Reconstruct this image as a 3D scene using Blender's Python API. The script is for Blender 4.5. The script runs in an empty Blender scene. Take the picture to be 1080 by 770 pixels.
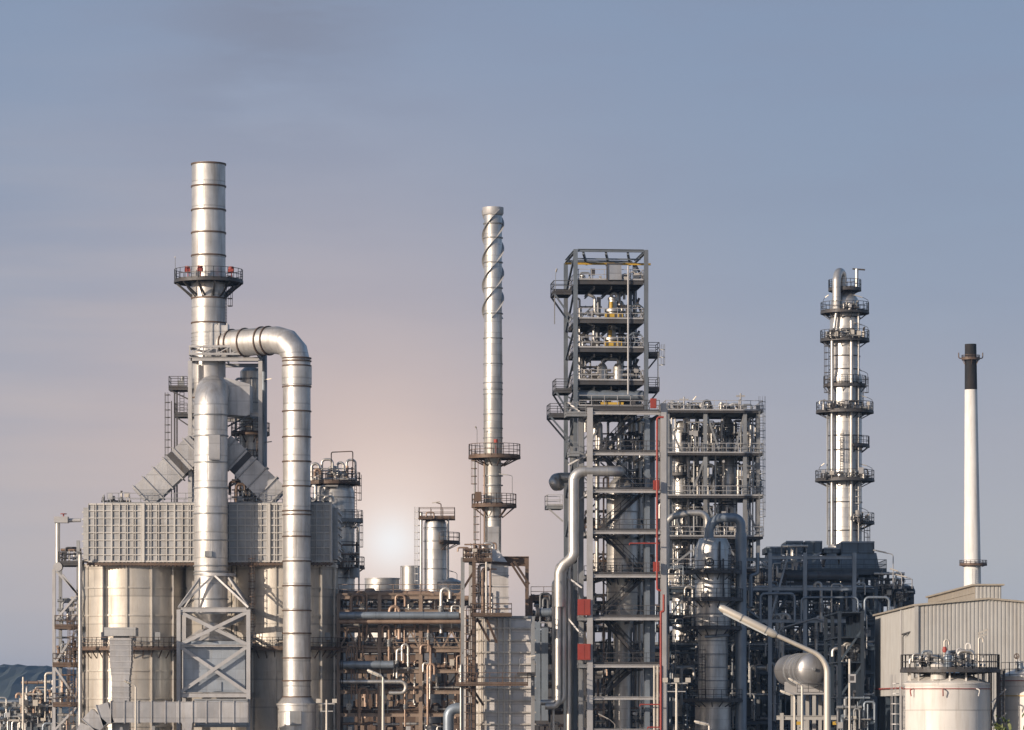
import bpy, math, random
from mathutils import Vector, Matrix
PI = math.pi
R = math.radians
scene = bpy.context.scene
COL = scene.collection
CAMH = 6.0           # camera height
HOR = 745.0          # image row of the horizon
def sc(D): return 0.1 * D / 400.0
def X(px, D): return (px - 540.0) * sc(D)
def Z(py, D): return CAMH + (HOR - py) * sc(D)
def W(px, py, D): return Vector((X(px, D), D, Z(py, D)))

# ------------------------------------------------------------------ materials
def nodes_of(name):
    m = bpy.data.materials.new(name); m.use_nodes = True
    nt = m.node_tree; b = nt.nodes['Principled BSDF']
    return m, nt, b
def N(nt, t, **kw):
    n = nt.nodes.new(t)
    for k, v in kw.items(): setattr(n, k, v)
    return n
def mth(nt, op, a, b=None, c=None):
    n = nt.nodes.new('ShaderNodeMath'); n.operation = op
    for i, v in enumerate((a, b, c)):
        if v is None: continue
        if isinstance(v, (int, float)): n.inputs[i].default_value = v
        else: nt.links.new(v, n.inputs[i])
    return n.outputs[0]
def noise(nt, vec, scale, detail=4, rough=.55, stretch=None):
    if stretch:
        mp = N(nt, 'ShaderNodeMapping'); mp.inputs['Scale'].default_value = stretch
        nt.links.new(vec, mp.inputs['Vector']); vec = mp.outputs[0]
    n = N(nt, 'ShaderNodeTexNoise'); n.inputs['Scale'].default_value = scale
    n.inputs['Detail'].default_value = detail; n.inputs['Roughness'].default_value = rough
    nt.links.new(vec, n.inputs['Vector']); return n.outputs['Fac']
def mixc(nt, fac, a, b, mode='MIX'):
    n = N(nt, 'ShaderNodeMix', data_type='RGBA', blend_type=mode)
    for i, v in ((0, fac), (6, a), (7, b)):
        if isinstance(v, (int, float)): n.inputs[i].default_value = v
        elif isinstance(v, (tuple, list)): n.inputs[i].default_value = (*v[:3], 1)
        else: nt.links.new(v, n.inputs[i])
    return n.outputs[2]
def rng(nt, v, a, b, lo=0., hi=1.):
    n = N(nt, 'ShaderNodeMapRange'); nt.links.new(v, n.inputs[0])
    n.inputs[1].default_value = lo; n.inputs[2].default_value = hi
    n.inputs[3].default_value = a; n.inputs[4].default_value = b
    return n.outputs[0]
def metal(name, base, metallic=.9, rough=.4, var=.18, dirt=(.2, .15, .1), dirt_amt=.25, panels=None, bump=.02):
    """panels = ('cyl', height, count) or ('flat', width, height): cladding sheets with seams and their own tint"""
    m, nt, b = nodes_of(name)
    co = N(nt, 'ShaderNodeTexCoord').outputs['Object']
    n1 = noise(nt, co, .55, 5); n2 = noise(nt, co, 1.0, 5, .65, (1.6, 1.6, .18))
    col = mixc(nt, rng(nt, n1, 0, 1, .3, .7), tuple(c * (1 - var) for c in base), tuple(min(1, c * (1 + var * .6)) for c in base))
    col = mixc(nt, rng(nt, n2, 0, dirt_amt, .48, .72), col, dirt)
    rg = rng(nt, n2, rough - .05, rough + .12, .3, .75)
    hgt = noise(nt, co, 1.7, 3)
    bstr, bdist = .35, bump
    if panels:
        sp = N(nt, 'ShaderNodeSeparateXYZ'); nt.links.new(co, sp.inputs[0])
        x, y, z = sp.outputs
        if panels[0] == 'cyl':
            v = mth(nt, 'DIVIDE', z, panels[1]); row = mth(nt, 'FLOOR', v)
            a = mth(nt, 'MULTIPLY', mth(nt, 'ARCTAN2', y, x), panels[2] / (2 * PI))
            u = mth(nt, 'ADD', a, mth(nt, 'MULTIPLY', row, .37))
        else:
            v = mth(nt, 'DIVIDE', z, panels[2]); row = mth(nt, 'FLOOR', v)
            u = mth(nt, 'ADD', mth(nt, 'DIVIDE', mth(nt, 'ADD', x, y), panels[1]), mth(nt, 'MULTIPLY', row, .0))
        cu = mth(nt, 'FLOOR', u)
        cb = N(nt, 'ShaderNodeCombineXYZ'); nt.links.new(cu, cb.inputs[0]); nt.links.new(row, cb.inputs[1])
        wn = N(nt, 'ShaderNodeTexWhiteNoise', noise_dimensions='3D'); nt.links.new(cb.outputs[0], wn.inputs['Vector'])
        col = mixc(nt, 1.0, col, mixc(nt, wn.outputs['Value'], (.86, .86, .86), (1, 1, 1)), 'MULTIPLY')
        rg = mth(nt, 'ADD', rg, mth(nt, 'MULTIPLY', mth(nt, 'SUBTRACT', wn.outputs['Value'], .5), .1))
        fv = mth(nt, 'ABSOLUTE', mth(nt, 'SUBTRACT', mth(nt, 'FRACT', v), .5))
        fu = mth(nt, 'ABSOLUTE', mth(nt, 'SUBTRACT', mth(nt, 'FRACT', u), .5))
        seam = mth(nt, 'MAXIMUM', rng(nt, fv, 0, 1, .455, .5), rng(nt, fu, 0, .7, .475, .5))
        col = mixc(nt, mth(nt, 'MULTIPLY', seam, .45), col, tuple(c * .35 for c in base))
        hgt = mth(nt, 'ADD', hgt, mth(nt, 'MULTIPLY', seam, -.6))
    bp = N(nt, 'ShaderNodeBump'); bp.inputs['Strength'].default_value = bstr; bp.inputs['Distance'].default_value = bdist
    nt.links.new(hgt, bp.inputs['Height']); nt.links.new(bp.outputs[0], b.inputs['Normal'])
    nt.links.new(col, b.inputs['Base Color']); nt.links.new(rg, b.inputs['Roughness'])
    b.inputs['Metallic'].default_value = metallic
    return m
M = {}
M['clad']   = metal('aluminium_cladding', (.70, .69, .67), .75, .43, .2, (.30, .24, .18), .4, ('cyl', 1.15, 5), .035)
M['clad2']  = metal('aluminium_cladding_big', (.66, .65, .64), .68, .46, .2, (.24, .20, .16), .5, ('cyl', 2.7, 4), .05)
M['drum']   = metal('furnace_cladding', (.64, .60, .54), .5, .46, .14, (.30, .24, .18), .42, ('cyl', 2.95, 14))
M['grid']   = metal('furnace_casing', (.47, .475, .48), .2, .5, .14, (.2, .17, .14), .45, ('flat', .84, .82))
M['gridrib']= metal('furnace_rib', (.62, .60, .57), .15, .5, .1, (.24, .2, .16), .35)
M['duct']   = metal('duct_sheet', (.56, .56, .57), .75, .42, .2, (.26, .22, .18), .4, ('flat', 2.2, 1.6))
M['bluesheet'] = metal('blue_grey_sheet', (.42, .47, .53), .6, .42, .18, (.22, .2, .18), .35, ('flat', 1.5, 1.1))
M['pipe']   = metal('pipe_cladding', (.60, .59, .57), .8, .45, .2, (.25, .19, .13), .4)
M['pipedk'] = metal('dark_pipe', (.10, .11, .125), .4, .45, .25, (.07, .05, .04), .5)
M['pipebl'] = metal('blue_grey_pipe', (.26, .31, .37), .45, .42, .2, (.1, .09, .08), .35)
M['pipebr'] = metal('brown_pipe', (.36, .26, .20), .3, .42, .25, (.12, .06, .035), .5)
M['galv']   = metal('galvanised_steel', (.30, .315, .33), .45, .52, .2, (.17, .13, .1), .4)
M['galvlt'] = metal('pale_galvanised_steel', (.47, .47, .48), .35, .5, .16, (.24, .2, .16), .3)
M['steel']  = metal('dark_steel', (.085, .085, .09), .35, .55, .3, (.07, .045, .03), .5)
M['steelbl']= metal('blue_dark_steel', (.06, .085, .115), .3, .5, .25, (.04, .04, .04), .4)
M['steelbr']= metal('brown_steel', (.135, .095, .072), .2, .58, .3, (.12, .055, .03), .5)
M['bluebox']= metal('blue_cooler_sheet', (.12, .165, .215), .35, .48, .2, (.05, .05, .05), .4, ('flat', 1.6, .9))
M['white']  = metal('white_paint', (.80, .78, .75), 0, .4, .07, (.42, .36, .3), .4, ('cyl', 1.9, 5))
M['chimney']= metal('chimney_white', (.80, .80, .79), 0, .55, .06, (.45, .40, .35), .45)
M['chimtop']= metal('chimney_dark', (.012, .013, .016), 0, .8, .3, (.06, .04, .03), .5)
M['sheet']  = metal('warehouse_sheet', (.47, .47, .46), .2, .5, .08, (.25, .2, .15), .35)
M['roofsh'] = metal('roof_sheet', (.42, .38, .32), .2, .55, .1, (.22, .17, .12), .35)
M['red']    = metal('red_paint', (.32, .05, .038), 0, .5, .2, (.2, .05, .03), .4)
M['yellow'] = metal('yellow_paint', (.55, .36, .05), 0, .5, .15, (.3, .17, .04), .4)
M['towersteel'] = metal('tower_steel', (.17, .20, .235), .4, .5, .2, (.16, .12, .09), .4)
M['heater'] = metal('heater_sheet', (.80, .77, .75), .12, .45, .12, (.3, .25, .2), .35, ('flat', 1.4, 1.24))
M['navyshade'] = metal('shade_navy_steel', (.012, .024, .042), .1, .6, .3, (.03, .03, .03), .3)  # near-black base holds the shade that falls on the equipment frame
M['rackbloom'] = metal('bloom_tinted_rack_steel', (.31, .24, .19), .25, .5, .25, (.14, .07, .045), .45)  # brown tint stands in for the sun glow's warm bloom over the racks
M['lamp']   = metal('lamp_housing', (.62, .58, .52), .35, .45, .1, (.3, .25, .2), .3)
M['lens']   = metal('lamp_glass', (.55, .57, .58), .0, .15, .05, (.4, .4, .4), .1)
M['bark']   = metal('bark', (.12, .085, .06), 0, .9, .3, (.05, .04, .03), .5)
M['gravel'] = metal('concrete_floor', (.26, .25, .235), 0, .85, .15, (.12, .11, .1), .5)
def leafmat():
    m, nt, b = nodes_of('leaves')
    co = N(nt, 'ShaderNodeTexCoord').outputs['Object']
    c = mixc(nt, rng(nt, noise(nt, co, 6, 2), 0, 1, .35, .65), (.045, .075, .02), (.13, .16, .05))
    nt.links.new(c, b.inputs['Base Color']); b.inputs['Roughness'].default_value = .55
    return m
M['leaf'] = leafmat()
def groundmat():
    m, nt, b = nodes_of('ground_soil')
    co = N(nt, 'ShaderNodeTexCoord').outputs['Object']
    c = mixc(nt, rng(nt, noise(nt, co, .02, 6), 0, 1, .42, .6), (.09, .10, .055), (.20, .17, .13))
    c = mixc(nt, rng(nt, noise(nt, co, 1.3, 6), 0, .5, .4, .7), c, (.07, .07, .04))
    nt.links.new(c, b.inputs['Base Color']); b.inputs['Roughness'].default_value = .95
    return m
M['ground'] = groundmat()
def hillmat():
    m, nt, b = nodes_of('wooded_hill')
    co = N(nt, 'ShaderNodeTexCoord').outputs['Object']
    c = mixc(nt, rng(nt, noise(nt, co, .06, 6), 0, 1, .38, .62), (.045, .062, .072), (.065, .085, .085))  # bluish base puts part of the distance haze into the colour
    nt.links.new(c, b.inputs['Base Color']); b.inputs['Roughness'].default_value = .95
    return m
M['hill'] = hillmat()

# ------------------------------------------------------------------ mesh builder
def bend(pts, rad, k=6):
    """round the corners of a polyline"""
    pts = [Vector(p) for p in pts]; out = [pts[0]]
    for i in range(1, len(pts) - 1):
        a, b, c = pts[i-1], pts[i], pts[i+1]
        u = (a - b); v = (c - b); lu, lv = u.length, v.length
        if lu < 1e-6 or lv < 1e-6: continue
        u /= lu; v /= lv
        ang = u.angle(v)
        if ang > PI - .05: out.append(b); continue
        t = min(rad / math.tan(ang / 2), lu * .49, lv * .49)
        r = t * math.tan(ang / 2)
        ctr = b + (u + v).normalized() * (r / math.sin(ang / 2))
        p0, p1 = b + u * t - ctr, b + v * t - ctr
        om = p0.angle(p1)
        for j in range(k + 1):
            f = j / k
            out.append(ctr + (p0 * math.sin((1 - f) * om) + p1 * math.sin(f * om)) / math.sin(om))
    out.append(pts[-1]); return out
class MB:
    def __init__(s): s.v = []; s.f = []
    def add(s, vs, fs):
        o = len(s.v); s.v += [tuple(v) for v in vs]; s.f += [tuple(i + o for i in f) for f in fs]; return s
    def box(s, x0, x1, y0, y1, z0, z1):
        vs = [(x, y, z) for z in (z0, z1) for y in (y0, y1) for x in (x0, x1)]
        return s.add(vs, [(0, 2, 3, 1), (4, 5, 7, 6), (0, 1, 5, 4), (2, 6, 7, 3), (0, 4, 6, 2), (1, 3, 7, 5)])
    def beam(s, p, q, w, h=None, up=(0, 0, 1)):
        p, q = Vector(p), Vector(q); h = h or w; d = q - p
        if d.length < 1e-5: return s
        d.normalize(); up = Vector(up)
        if abs(d.dot(up)) > .98: up = Vector((0, 1, 0))
        a = d.cross(up).normalized() * (w / 2); b = a.cross(d).normalized() * (h / 2)
        vs = [c + i * a + j * b for c in (p, q) for i, j in ((-1, -1), (1, -1), (1, 1), (-1, 1))]
        return s.add(vs, [(0, 1, 2, 3), (7, 6, 5, 4), (0, 4, 5, 1), (1, 5, 6, 2), (2, 6, 7, 3), (3, 7, 4, 0)])
    def ibeam(s, p, q, w, h=None, t=None, up=(0, 0, 1)):
        """an I or H section: two flanges and a web"""
        p, q = Vector(p), Vector(q); h = h or w; t = t or max(.03, w * .16); d = (q - p)
        if d.length < 1e-5: return s
        d.normalize(); up = Vector(up)
        if abs(d.dot(up)) > .98: up = Vector((0, 1, 0))
        a = d.cross(up).normalized(); b = a.cross(d).normalized()
        for k in (-1, 1):
            o = b * (k * (h / 2 - t / 2)); s.beam(p + o, q + o, w, t, up)
        s.beam(p, q, t, h - 2 * t, up)
        return s
    def tube(s, pts, r, n=10, caps=True):
        pts = [Vector(p) for p in pts]; m = len(pts)
        rs = r if isinstance(r, (list, tuple)) else [r] * m
        tan = [(pts[min(i+1, m-1)] - pts[max(i-1, 0)]) for i in range(m)]
        for i in range(1, m - 1):
            a = (pts[i] - pts[i-1]); b = (pts[i+1] - pts[i])
            if a.length > 1e-7 and b.length > 1e-7: tan[i] = a.normalized() + b.normalized()
        tan = [t.normalized() if t.length > 1e-9 else Vector((0, 0, 1)) for t in tan]
        ref = Vector((0, 0, 1)) if abs(tan[0].z) < .9 else Vector((1, 0, 0))
        a = tan[0].cross(ref).normalized(); o = len(s.v)
        for i in range(m):
            if i:
                a = a - tan[i] * a.dot(tan[i]); a.normalize()
            b = tan[i].cross(a)
            k = 1.0
            if 0 < i < m - 1:
                d0 = (pts[i] - pts[i-1])
                if d0.length > 1e-7: k = 1 / max(.5, d0.normalized().dot(tan[i]))
            for j in range(n):
                t = 2 * PI * (j + .5) / n
                s.v.append(tuple(pts[i] + (a * math.cos(t) + b * math.sin(t)) * rs[i]))
        for i in range(m - 1):
            for j in range(n):
                p, q = o + i * n + j, o + i * n + (j + 1) % n
                s.f.append((p, q, q + n, p + n))
        if caps:
            s.f.append(tuple(o + j for j in reversed(range(n)))); s.f.append(tuple(o + (m - 1) * n + j for j in range(n)))
        return s
    def lathe(s, prof, cx=0, cy=0, n=32, closed=False):
        o = len(s.v); m = len(prof)
        for r, z in prof:
            for j in range(n):
                t = 2 * PI * j / n; s.v.append((cx + r * math.cos(t), cy + r * math.sin(t), z))
        for i in range(m if closed else m - 1):
            i2 = (i + 1) % m
            for j in range(n):
                j2 = (j + 1) % n
                s.f.append((o + i * n + j, o + i * n + j2, o + i2 * n + j2, o + i2 * n + j))
        if not closed:
            s.f.append(tuple(o + j for j in reversed(range(n)))); s.f.append(tuple(o + (m-1) * n + j for j in range(n)))
        return s
    def band(s, r, z, h=.12, t=.07, cx=0, cy=0, n=32):
        return s.lathe([(r - .02, z - h/2), (r + t, z - h/2), (r + t, z + h/2), (r - .02, z + h/2)], cx, cy, n, True)
    def collar(s, p, d, r, h=.1, t=.05, n=14):
        p, d = Vector(p), Vector(d).normalized()
        return s.tube([p - d * h / 2, p + d * h / 2], r + t, n)
    def sector(s, r0, r1, a0, a1, z0, z1, n=24, cx=0, cy=0):
        o = len(s.v)
        for i in range(n + 1):
            t = a0 + (a1 - a0) * i / n; c, q = math.cos(t), math.sin(t)
            for r, z in ((r0, z0), (r1, z0), (r1, z1), (r0, z1)): s.v.append((cx + r * c, cy + r * q, z))
        for i in range(n):
            for j in range(4):
                a, b = o + i * 4 + j, o + i * 4 + (j + 1) % 4
                s.f.append((a, b, b + 4, a + 4))
        s.f.append((o, o + 3, o + 2, o + 1)); e = o + n * 4; s.f.append((e, e + 1, e + 2, e + 3))
        return s
    def rail(s, pts, h=1.1, w=.06, sp=1.3, closed=False, toe=True):
        pts = [Vector(p) for p in pts]
        if closed: pts = pts + [pts[0]]
        for a, b in zip(pts, pts[1:]):
            for k in (h, h * .52): s.beam(a + Vector((0, 0, k)), b + Vector((0, 0, k)), w)
            if toe: s.beam(a + Vector((0, 0, .08)), b + Vector((0, 0, .08)), .03, .14)
            m = max(1, round((b - a).length / sp))
            for i in range(m + 1):
                p = a.lerp(b, i / m); s.beam(p, p + Vector((0, 0, h)), w)
        return s
    def build(s, name, mat, parent=None, smooth=True, ang=38):
        me = bpy.data.meshes.new(name); me.from_pydata(s.v, [], s.f); me.update()
        if smooth:
            me.shade_smooth(); me.set_sharp_from_angle(angle=R(ang))
        me.materials.append(M[mat] if isinstance(mat, str) else mat)
        o = bpy.data.objects.new(name, me); COL.objects.link(o)
        if parent is not None: o.parent = parent
        return o
def tag(o, label=None, cat=None, group=None, kind=None):
    if label: o['label'] = label
    if cat: o['category'] = cat
    if group: o['group'] = group
    if kind: o['kind'] = kind
    return o
def thing(name, label, cat, loc=(0, 0, 0), rz=0, group=None):
    o = bpy.data.objects.new(name, None); COL.objects.link(o); o.empty_display_size = .5
    o.location = loc; o.rotation_euler = (0, 0, rz)
    return tag(o, label, cat, group)
def copy_tree(o, parent=None, loc=None, rz=None, label=None):
    c = o.copy(); COL.objects.link(c)
    if parent is not None: c.parent = parent
    if loc is not None: c.location = loc
    if rz is not None: c.rotation_euler = (0, 0, rz)
    if label: c['label'] = label
    for ch in [k for k in bpy.data.objects if k.parent == o]: copy_tree(ch, c)
    return c

# ------------------------------------------------------------------ reusable parts
def ring_platform(root, z, r0, r1, a0=0, a1=2*PI, mat='steel', n=20, brackets=8, cx=0, cy=0, h=1.1, drop=1.1, rm=None):
    d = MB().sector(r0, r1, a0, a1, z - .06, z, n, cx, cy)
    d.sector(r1 - .08, r1, a0, a1, z - .26, z - .06, n, cx, cy).sector(r0 + .01, r0 + .08, a0, a1, z - .2, z - .06, n, cx, cy)
    for i in range(brackets):
        t = a0 + (a1 - a0) * (i + .5) / brackets; c, q = math.cos(t), math.sin(t)
        d.beam((cx + c * r1 * .97, cy + q * r1 * .97, z - .18), (cx + c * (r0), cy + q * (r0), z - drop), .09, .09)
        d.beam((cx + c * r1 * .97, cy + q * r1 * .97, z - .16), (cx + c * r0, cy + q * r0, z - .16), .08, .14)
    p = d.build('platform', mat, root)
    pts = [(cx + r1 * .98 * math.cos(a0 + (a1 - a0) * i / n), cy + r1 * .98 * math.sin(a0 + (a1 - a0) * i / n), z) for i in range(n + 1)]
    rl = MB().rail(pts, h, .055, 1.0)
    if a1 - a0 < 2 * PI - .01:
        for q in (pts[0], pts[-1]):
            v = Vector((cx, cy, z)) - Vector(q); v.normalize()
            rl.rail([q, Vector(q) + v * (r1 - r0) * .9], h, .055)
    rl.build('railing', rm or mat, p)
    return p
def rect_platform(root, x0, x1, y0, y1, z, mat='steel', rails='fblr', rm=None, depth=.3, edge=True, joists=True, deck=.06):
    d = MB().box(x0, x1, y0, y1, z - deck, z)
    if edge:
        zc = z - deck - depth / 2
        d.ibeam((x0, y0 + .08, zc), (x1, y0 + .08, zc), .14, depth); d.ibeam((x0, y1 - .08, zc), (x1, y1 - .08, zc), .14, depth)
        d.ibeam((x0 + .08, y0 + .16, zc), (x0 + .08, y1 - .16, zc), .14, depth); d.ibeam((x1 - .08, y0 + .16, zc), (x1 - .08, y1 - .16, zc), .14, depth)
    if joists:
        m = max(1, int((x1 - x0) / 1.6))
        for i in range(1, m):
            x = x0 + (x1 - x0) * i / m; d.beam((x, y0 + .2, z - deck - .1), (x, y1 - .2, z - deck - .1), .08, .18)
    p = d.build('platform', mat, root, smooth=False)
    if rails:
        r = MB(); e = .04
        A, B, C, Dd = (x0+e, y0+e, z), (x1-e, y0+e, z), (x1-e, y1-e, z), (x0+e, y1-e, z)
        if 'f' in rails: r.rail([A, B])
        if 'r' in rails: r.rail([B, C])
        if 'b' in rails: r.rail([C, Dd])
        if 'l' in rails: r.rail([Dd, A])
        r.build('railing', rm or mat, p, smooth=False)
    return p
def ladder(root, x, y, z0, z1, face=-PI/2, mat='steel', cage=True, w=.45):
    """face = direction in which the climber stands, seen from above"""
    fx, fy = math.cos(face), math.sin(face); sx, sy = -fy, fx
    d = MB()
    for k in (-1, 1): d.beam((x + sx*w/2*k, y + sy*w/2*k, z0), (x + sx*w/2*k, y + sy*w/2*k, z1), .06)
    z = z0 + .2
    while z < z1: d.beam((x - sx*w/2, y - sy*w/2, z), (x + sx*w/2, y + sy*w/2, z), .04); z += .32
    p = d.build('ladder', mat, root, smooth=False)
    if cage and z1 - z0 > 3:
        c = MB(); rr = .38; z = z0 + 2.2; cx, cy = x + fx*rr*.9, y + fy*rr*.9
        ang = [face + t for t in (-2.2, -1.5, -.75, 0, .75, 1.5, 2.2)]
        while z < z1 + .9:
            ps = [(cx + rr*math.cos(t), cy + rr*math.sin(t), z) for t in ang]
            for a, b in zip(ps, ps[1:]): c.beam(a, b, .03, .07)
            z += .8
        for t in ang[1:-1]: c.beam((cx + rr*math.cos(t), cy + rr*math.sin(t), z0 + 2.2), (cx + rr*math.cos(t), cy + rr*math.sin(t), z1 + .9), .03)
        c.build('safety_cage', mat, p, smooth=False)
    return p
def rings(parent, r, zs, h=.16, t=.09, n=48, mat='steelbr', cx=0, cy=0, name='ring'):
    for z in zs: MB().band(r, z, h, t, cx, cy, n).build(name, mat, parent)
def lamp_arm(root, x, y, z, dx, dz=.5, mat='galv', dy=-.2, up=1.5):
    """a thin post bolted to a rail with a slanting tubular lamp"""
    d = MB().tube(bend([(x, y, z), (x, y, z + up), (x + dx * .35, y + dy * .35, z + up + dz * .5), (x + dx, y + dy, z + up + dz)], .2, 3), .03, 6)
    p = d.build('lamp_post', mat, root)
    a = Vector((x + dx * .5, y + dy * .5, z + up + dz * .62)); b = Vector((x + dx, y + dy, z + up + dz))
    MB().beam(a, b + (b - a) * .5, .13, .1).build('lamp_head', 'lamp', p, smooth=False)
def valve_mb(d, c, axis, r):
    c = Vector(c); a = Vector(axis).normalized()
    d.tube([c - a*r*2.4, c - a*r*1.9], r*1.75, 10); d.tube([c + a*r*1.9, c + a*r*2.4], r*1.75, 10)
    d.tube([c - a*r*1.9, c, c + a*r*1.9], [r*1.2, r*1.5, r*1.2], 10)
def wheel_mb(d, c, nrm, rad, t=.035):
    c = Vector(c); n_ = Vector(nrm).normalized(); u = n_.cross(Vector((0, 0, 1)))
    if u.length < .1: u = Vector((1, 0, 0))
    u.normalize(); v = n_.cross(u); k = 10
    ps = [c + (u*math.cos(2*PI*i/k) + v*math.sin(2*PI*i/k)) * rad for i in range(k)]
    for i in range(k): d.beam(ps[i], ps[(i+1) % k], t)
    for i in (0, 3, 7): d.beam(c, ps[i], t*.8)
def manifold(label, loc, w, h, dp, seed, mats=('pipe', 'pipe', 'pipedk'), rz=0, group=None, k=None, wheel='steel'):
    """a rack of small pipes with valves, headers and handwheels"""
    rnd = random.Random(seed)
    root = thing('pipe_manifold', label, 'piping', loc, rz, group)
    k = int(1.3 * (k or max(3, int(w / .75))))
    xs = [(-w/2) + w * (i + rnd.uniform(.2, .8)) / k for i in range(k)]
    tops = []
    for i, x in enumerate(xs):
        r = rnd.choice((.06, .09, .12, .16)); y = rnd.uniform(0, dp); zt = h * rnd.uniform(.55, 1.0)
        pts = [(x, y, 0), (x, y, zt)]
        q = rnd.random()
        if q < .45: pts += [(x + rnd.choice((-1, 1)) * rnd.uniform(.5, 1.3), y, zt)]; pts += [(pts[-1][0], y, zt - rnd.uniform(.4, h * .5))]
        elif q < .75: pts += [(x, y + rnd.choice((-1, 1)) * 1.0, zt)]
        d = MB().tube(bend(pts, r * 2.2, 3), r, 9)
        for zz in (h * rnd.uniform(.15, .4), h * rnd.uniform(.45, .55)): d.collar((x, y, zz), (0, 0, 1), r, .08, r * .7, 10)
        pp = d.build('pipe', rnd.choice(mats), root)
        if rnd.random() < .6:
            zz = h * rnd.uniform(.2, .5)
            vd = MB(); valve_mb(vd, (x, y, zz), (0, 0, 1), r * 1.1)
            vd.tube([(x, y, zz), (x, y - r*4.2, zz)], r * .45, 7)
            vo = vd.build('valve', rnd.choice(('steel', 'pipe', 'galv')), root)
            wd = MB(); wheel_mb(wd, (x, y - r*4.2, zz), (0, 1, 0), max(.17, r * 1.9)); wd.build('hand_wheel', wheel, vo, smooth=False)
        tops.append((x, y, zt))
    for j in range(rnd.choice((1, 2, 2))):
        x = rnd.uniform(-w * .4, w * .4); z = h * rnd.uniform(.1, .6); e = rnd.uniform(.12, .3)
        MB().box(x - e, x + e, -.25, -.05, z, z + e * rnd.uniform(1.4, 3)).beam((x, -.12, 0), (x, -.12, z), .06).build('instrument_box', rnd.choice(('galvlt', 'steel', 'lamp')), root, smooth=False)
    for j in range(3 if h > 1.6 else 1):
        zz = h * (.25 + .3 * j + rnd.uniform(-.05, .05)); y = rnd.uniform(-.1, dp * .6); r = rnd.choice((.08, .11, .15))
        d = MB().tube([(-w/2, y, zz), (w/2, y, zz)], r, 9)
        for i in range(max(2, int(w / 1.3))): d.collar((-w/2 + w * (i + .5) / max(2, int(w / 1.3)), y, zz), (1, 0, 0), r, .09, r * .6, 10)
        d.build('header', rnd.choice(mats), root)
    return root
def process_pipe(label, pts, r, mat='pipe', R_=None, name='process_pipe', cat='pipe', group=None, bands=2.2, n=14, k=6, flange=True):
    """one clad pipe run in world space, with bands and flanges"""
    pts = [Vector(p) for p in pts]; o = pts[0].copy()
    loc = [p - o for p in pts]; path = bend(loc, R_ or r * 2.6, k)
    root = thing(name, label, cat, o, 0, group)
    d = MB().tube(path, r, n)
    for a, b in zip(loc, loc[1:]):
        L = (b - a).length; m = int(L / bands)
        for i in range(m):
            t = (i + .5) / m; d.collar(a.lerp(b, t), b - a, r, .07, .025, n)
    d.build('run', mat, root)
    if flange:
        f = MB(); a, b = loc[0], loc[1]; u = (b - a).normalized()
        f.collar(a + u * .12, u, r, .14, r * .35, n); f.collar(a + u * .34, u, r, .12, r * .35, n)
        f.build('flange', 'steel', root)
    return root
def spread(a, b, n): return [a + (b - a) * i / (n - 1) for i in range(n)]
ORD = ['topmost', 'second', 'third', 'fourth', 'fifth', 'sixth', 'seventh', 'eighth', 'ninth', 'tenth', 'eleventh', 'twelfth', 'thirteenth', 'fourteenth', 'fifteenth', 'sixteenth', 'seventeenth', 'eighteenth']
ORDL = ['leftmost'] + ORD[1:]

# ------------------------------------------------------------------ camera, sky, sun
SUN_AZ, SUN_EL = 49.0, 14.0        # degrees to the left of straight behind the camera, height
sv = Vector((-math.sin(R(SUN_AZ)) * math.cos(R(SUN_EL)), -math.cos(R(SUN_AZ)) * math.cos(R(SUN_EL)), math.sin(R(SUN_EL))))
cam = bpy.data.cameras.new('camera'); co = bpy.data.objects.new('camera', cam); COL.objects.link(co)
co.location = (0, 0, CAMH); co.rotation_euler = (R(90), 0, 0)
cam.sensor_width = 36; cam.lens = 36 * 400 / 108.0; cam.shift_y = (HOR - 385) / 1080.0
cam.clip_start = 1; cam.clip_end = 30000
scene.camera = co
sl = bpy.data.lights.new('sun', 'SUN'); so = bpy.data.objects.new('sun', sl); COL.objects.link(so)
sl.energy = 4.6; sl.angle = R(.5); sl.color = (1.0, .83, .66)
so.rotation_euler = sv.to_track_quat('Z', 'Y').to_euler()
w = bpy.data.worlds.new('World'); scene.world = w; w.use_nodes = True
nt = w.node_tree; nt.nodes.clear(); L = nt.links.new
out = N(nt, 'ShaderNodeOutputWorld')
sky = N(nt, 'ShaderNodeTexSky', sky_type='NISHITA'); sky.sun_disc = False
sky.sun_elevation = R(SUN_EL); sky.sun_rotation = math.atan2(sv.x, sv.y)
sky.air_density = 1.0; sky.dust_density = 1.5; sky.ozone_density = 2.0
bg1 = N(nt, 'ShaderNodeBackground'); bg1.inputs[1].default_value = .13; L(sky.outputs[0], bg1.inputs[0])
tc = N(nt, 'ShaderNodeTexCoord'); sep = N(nt, 'ShaderNodeSeparateXYZ'); L(tc.outputs['Generated'], sep.inputs[0])
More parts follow.
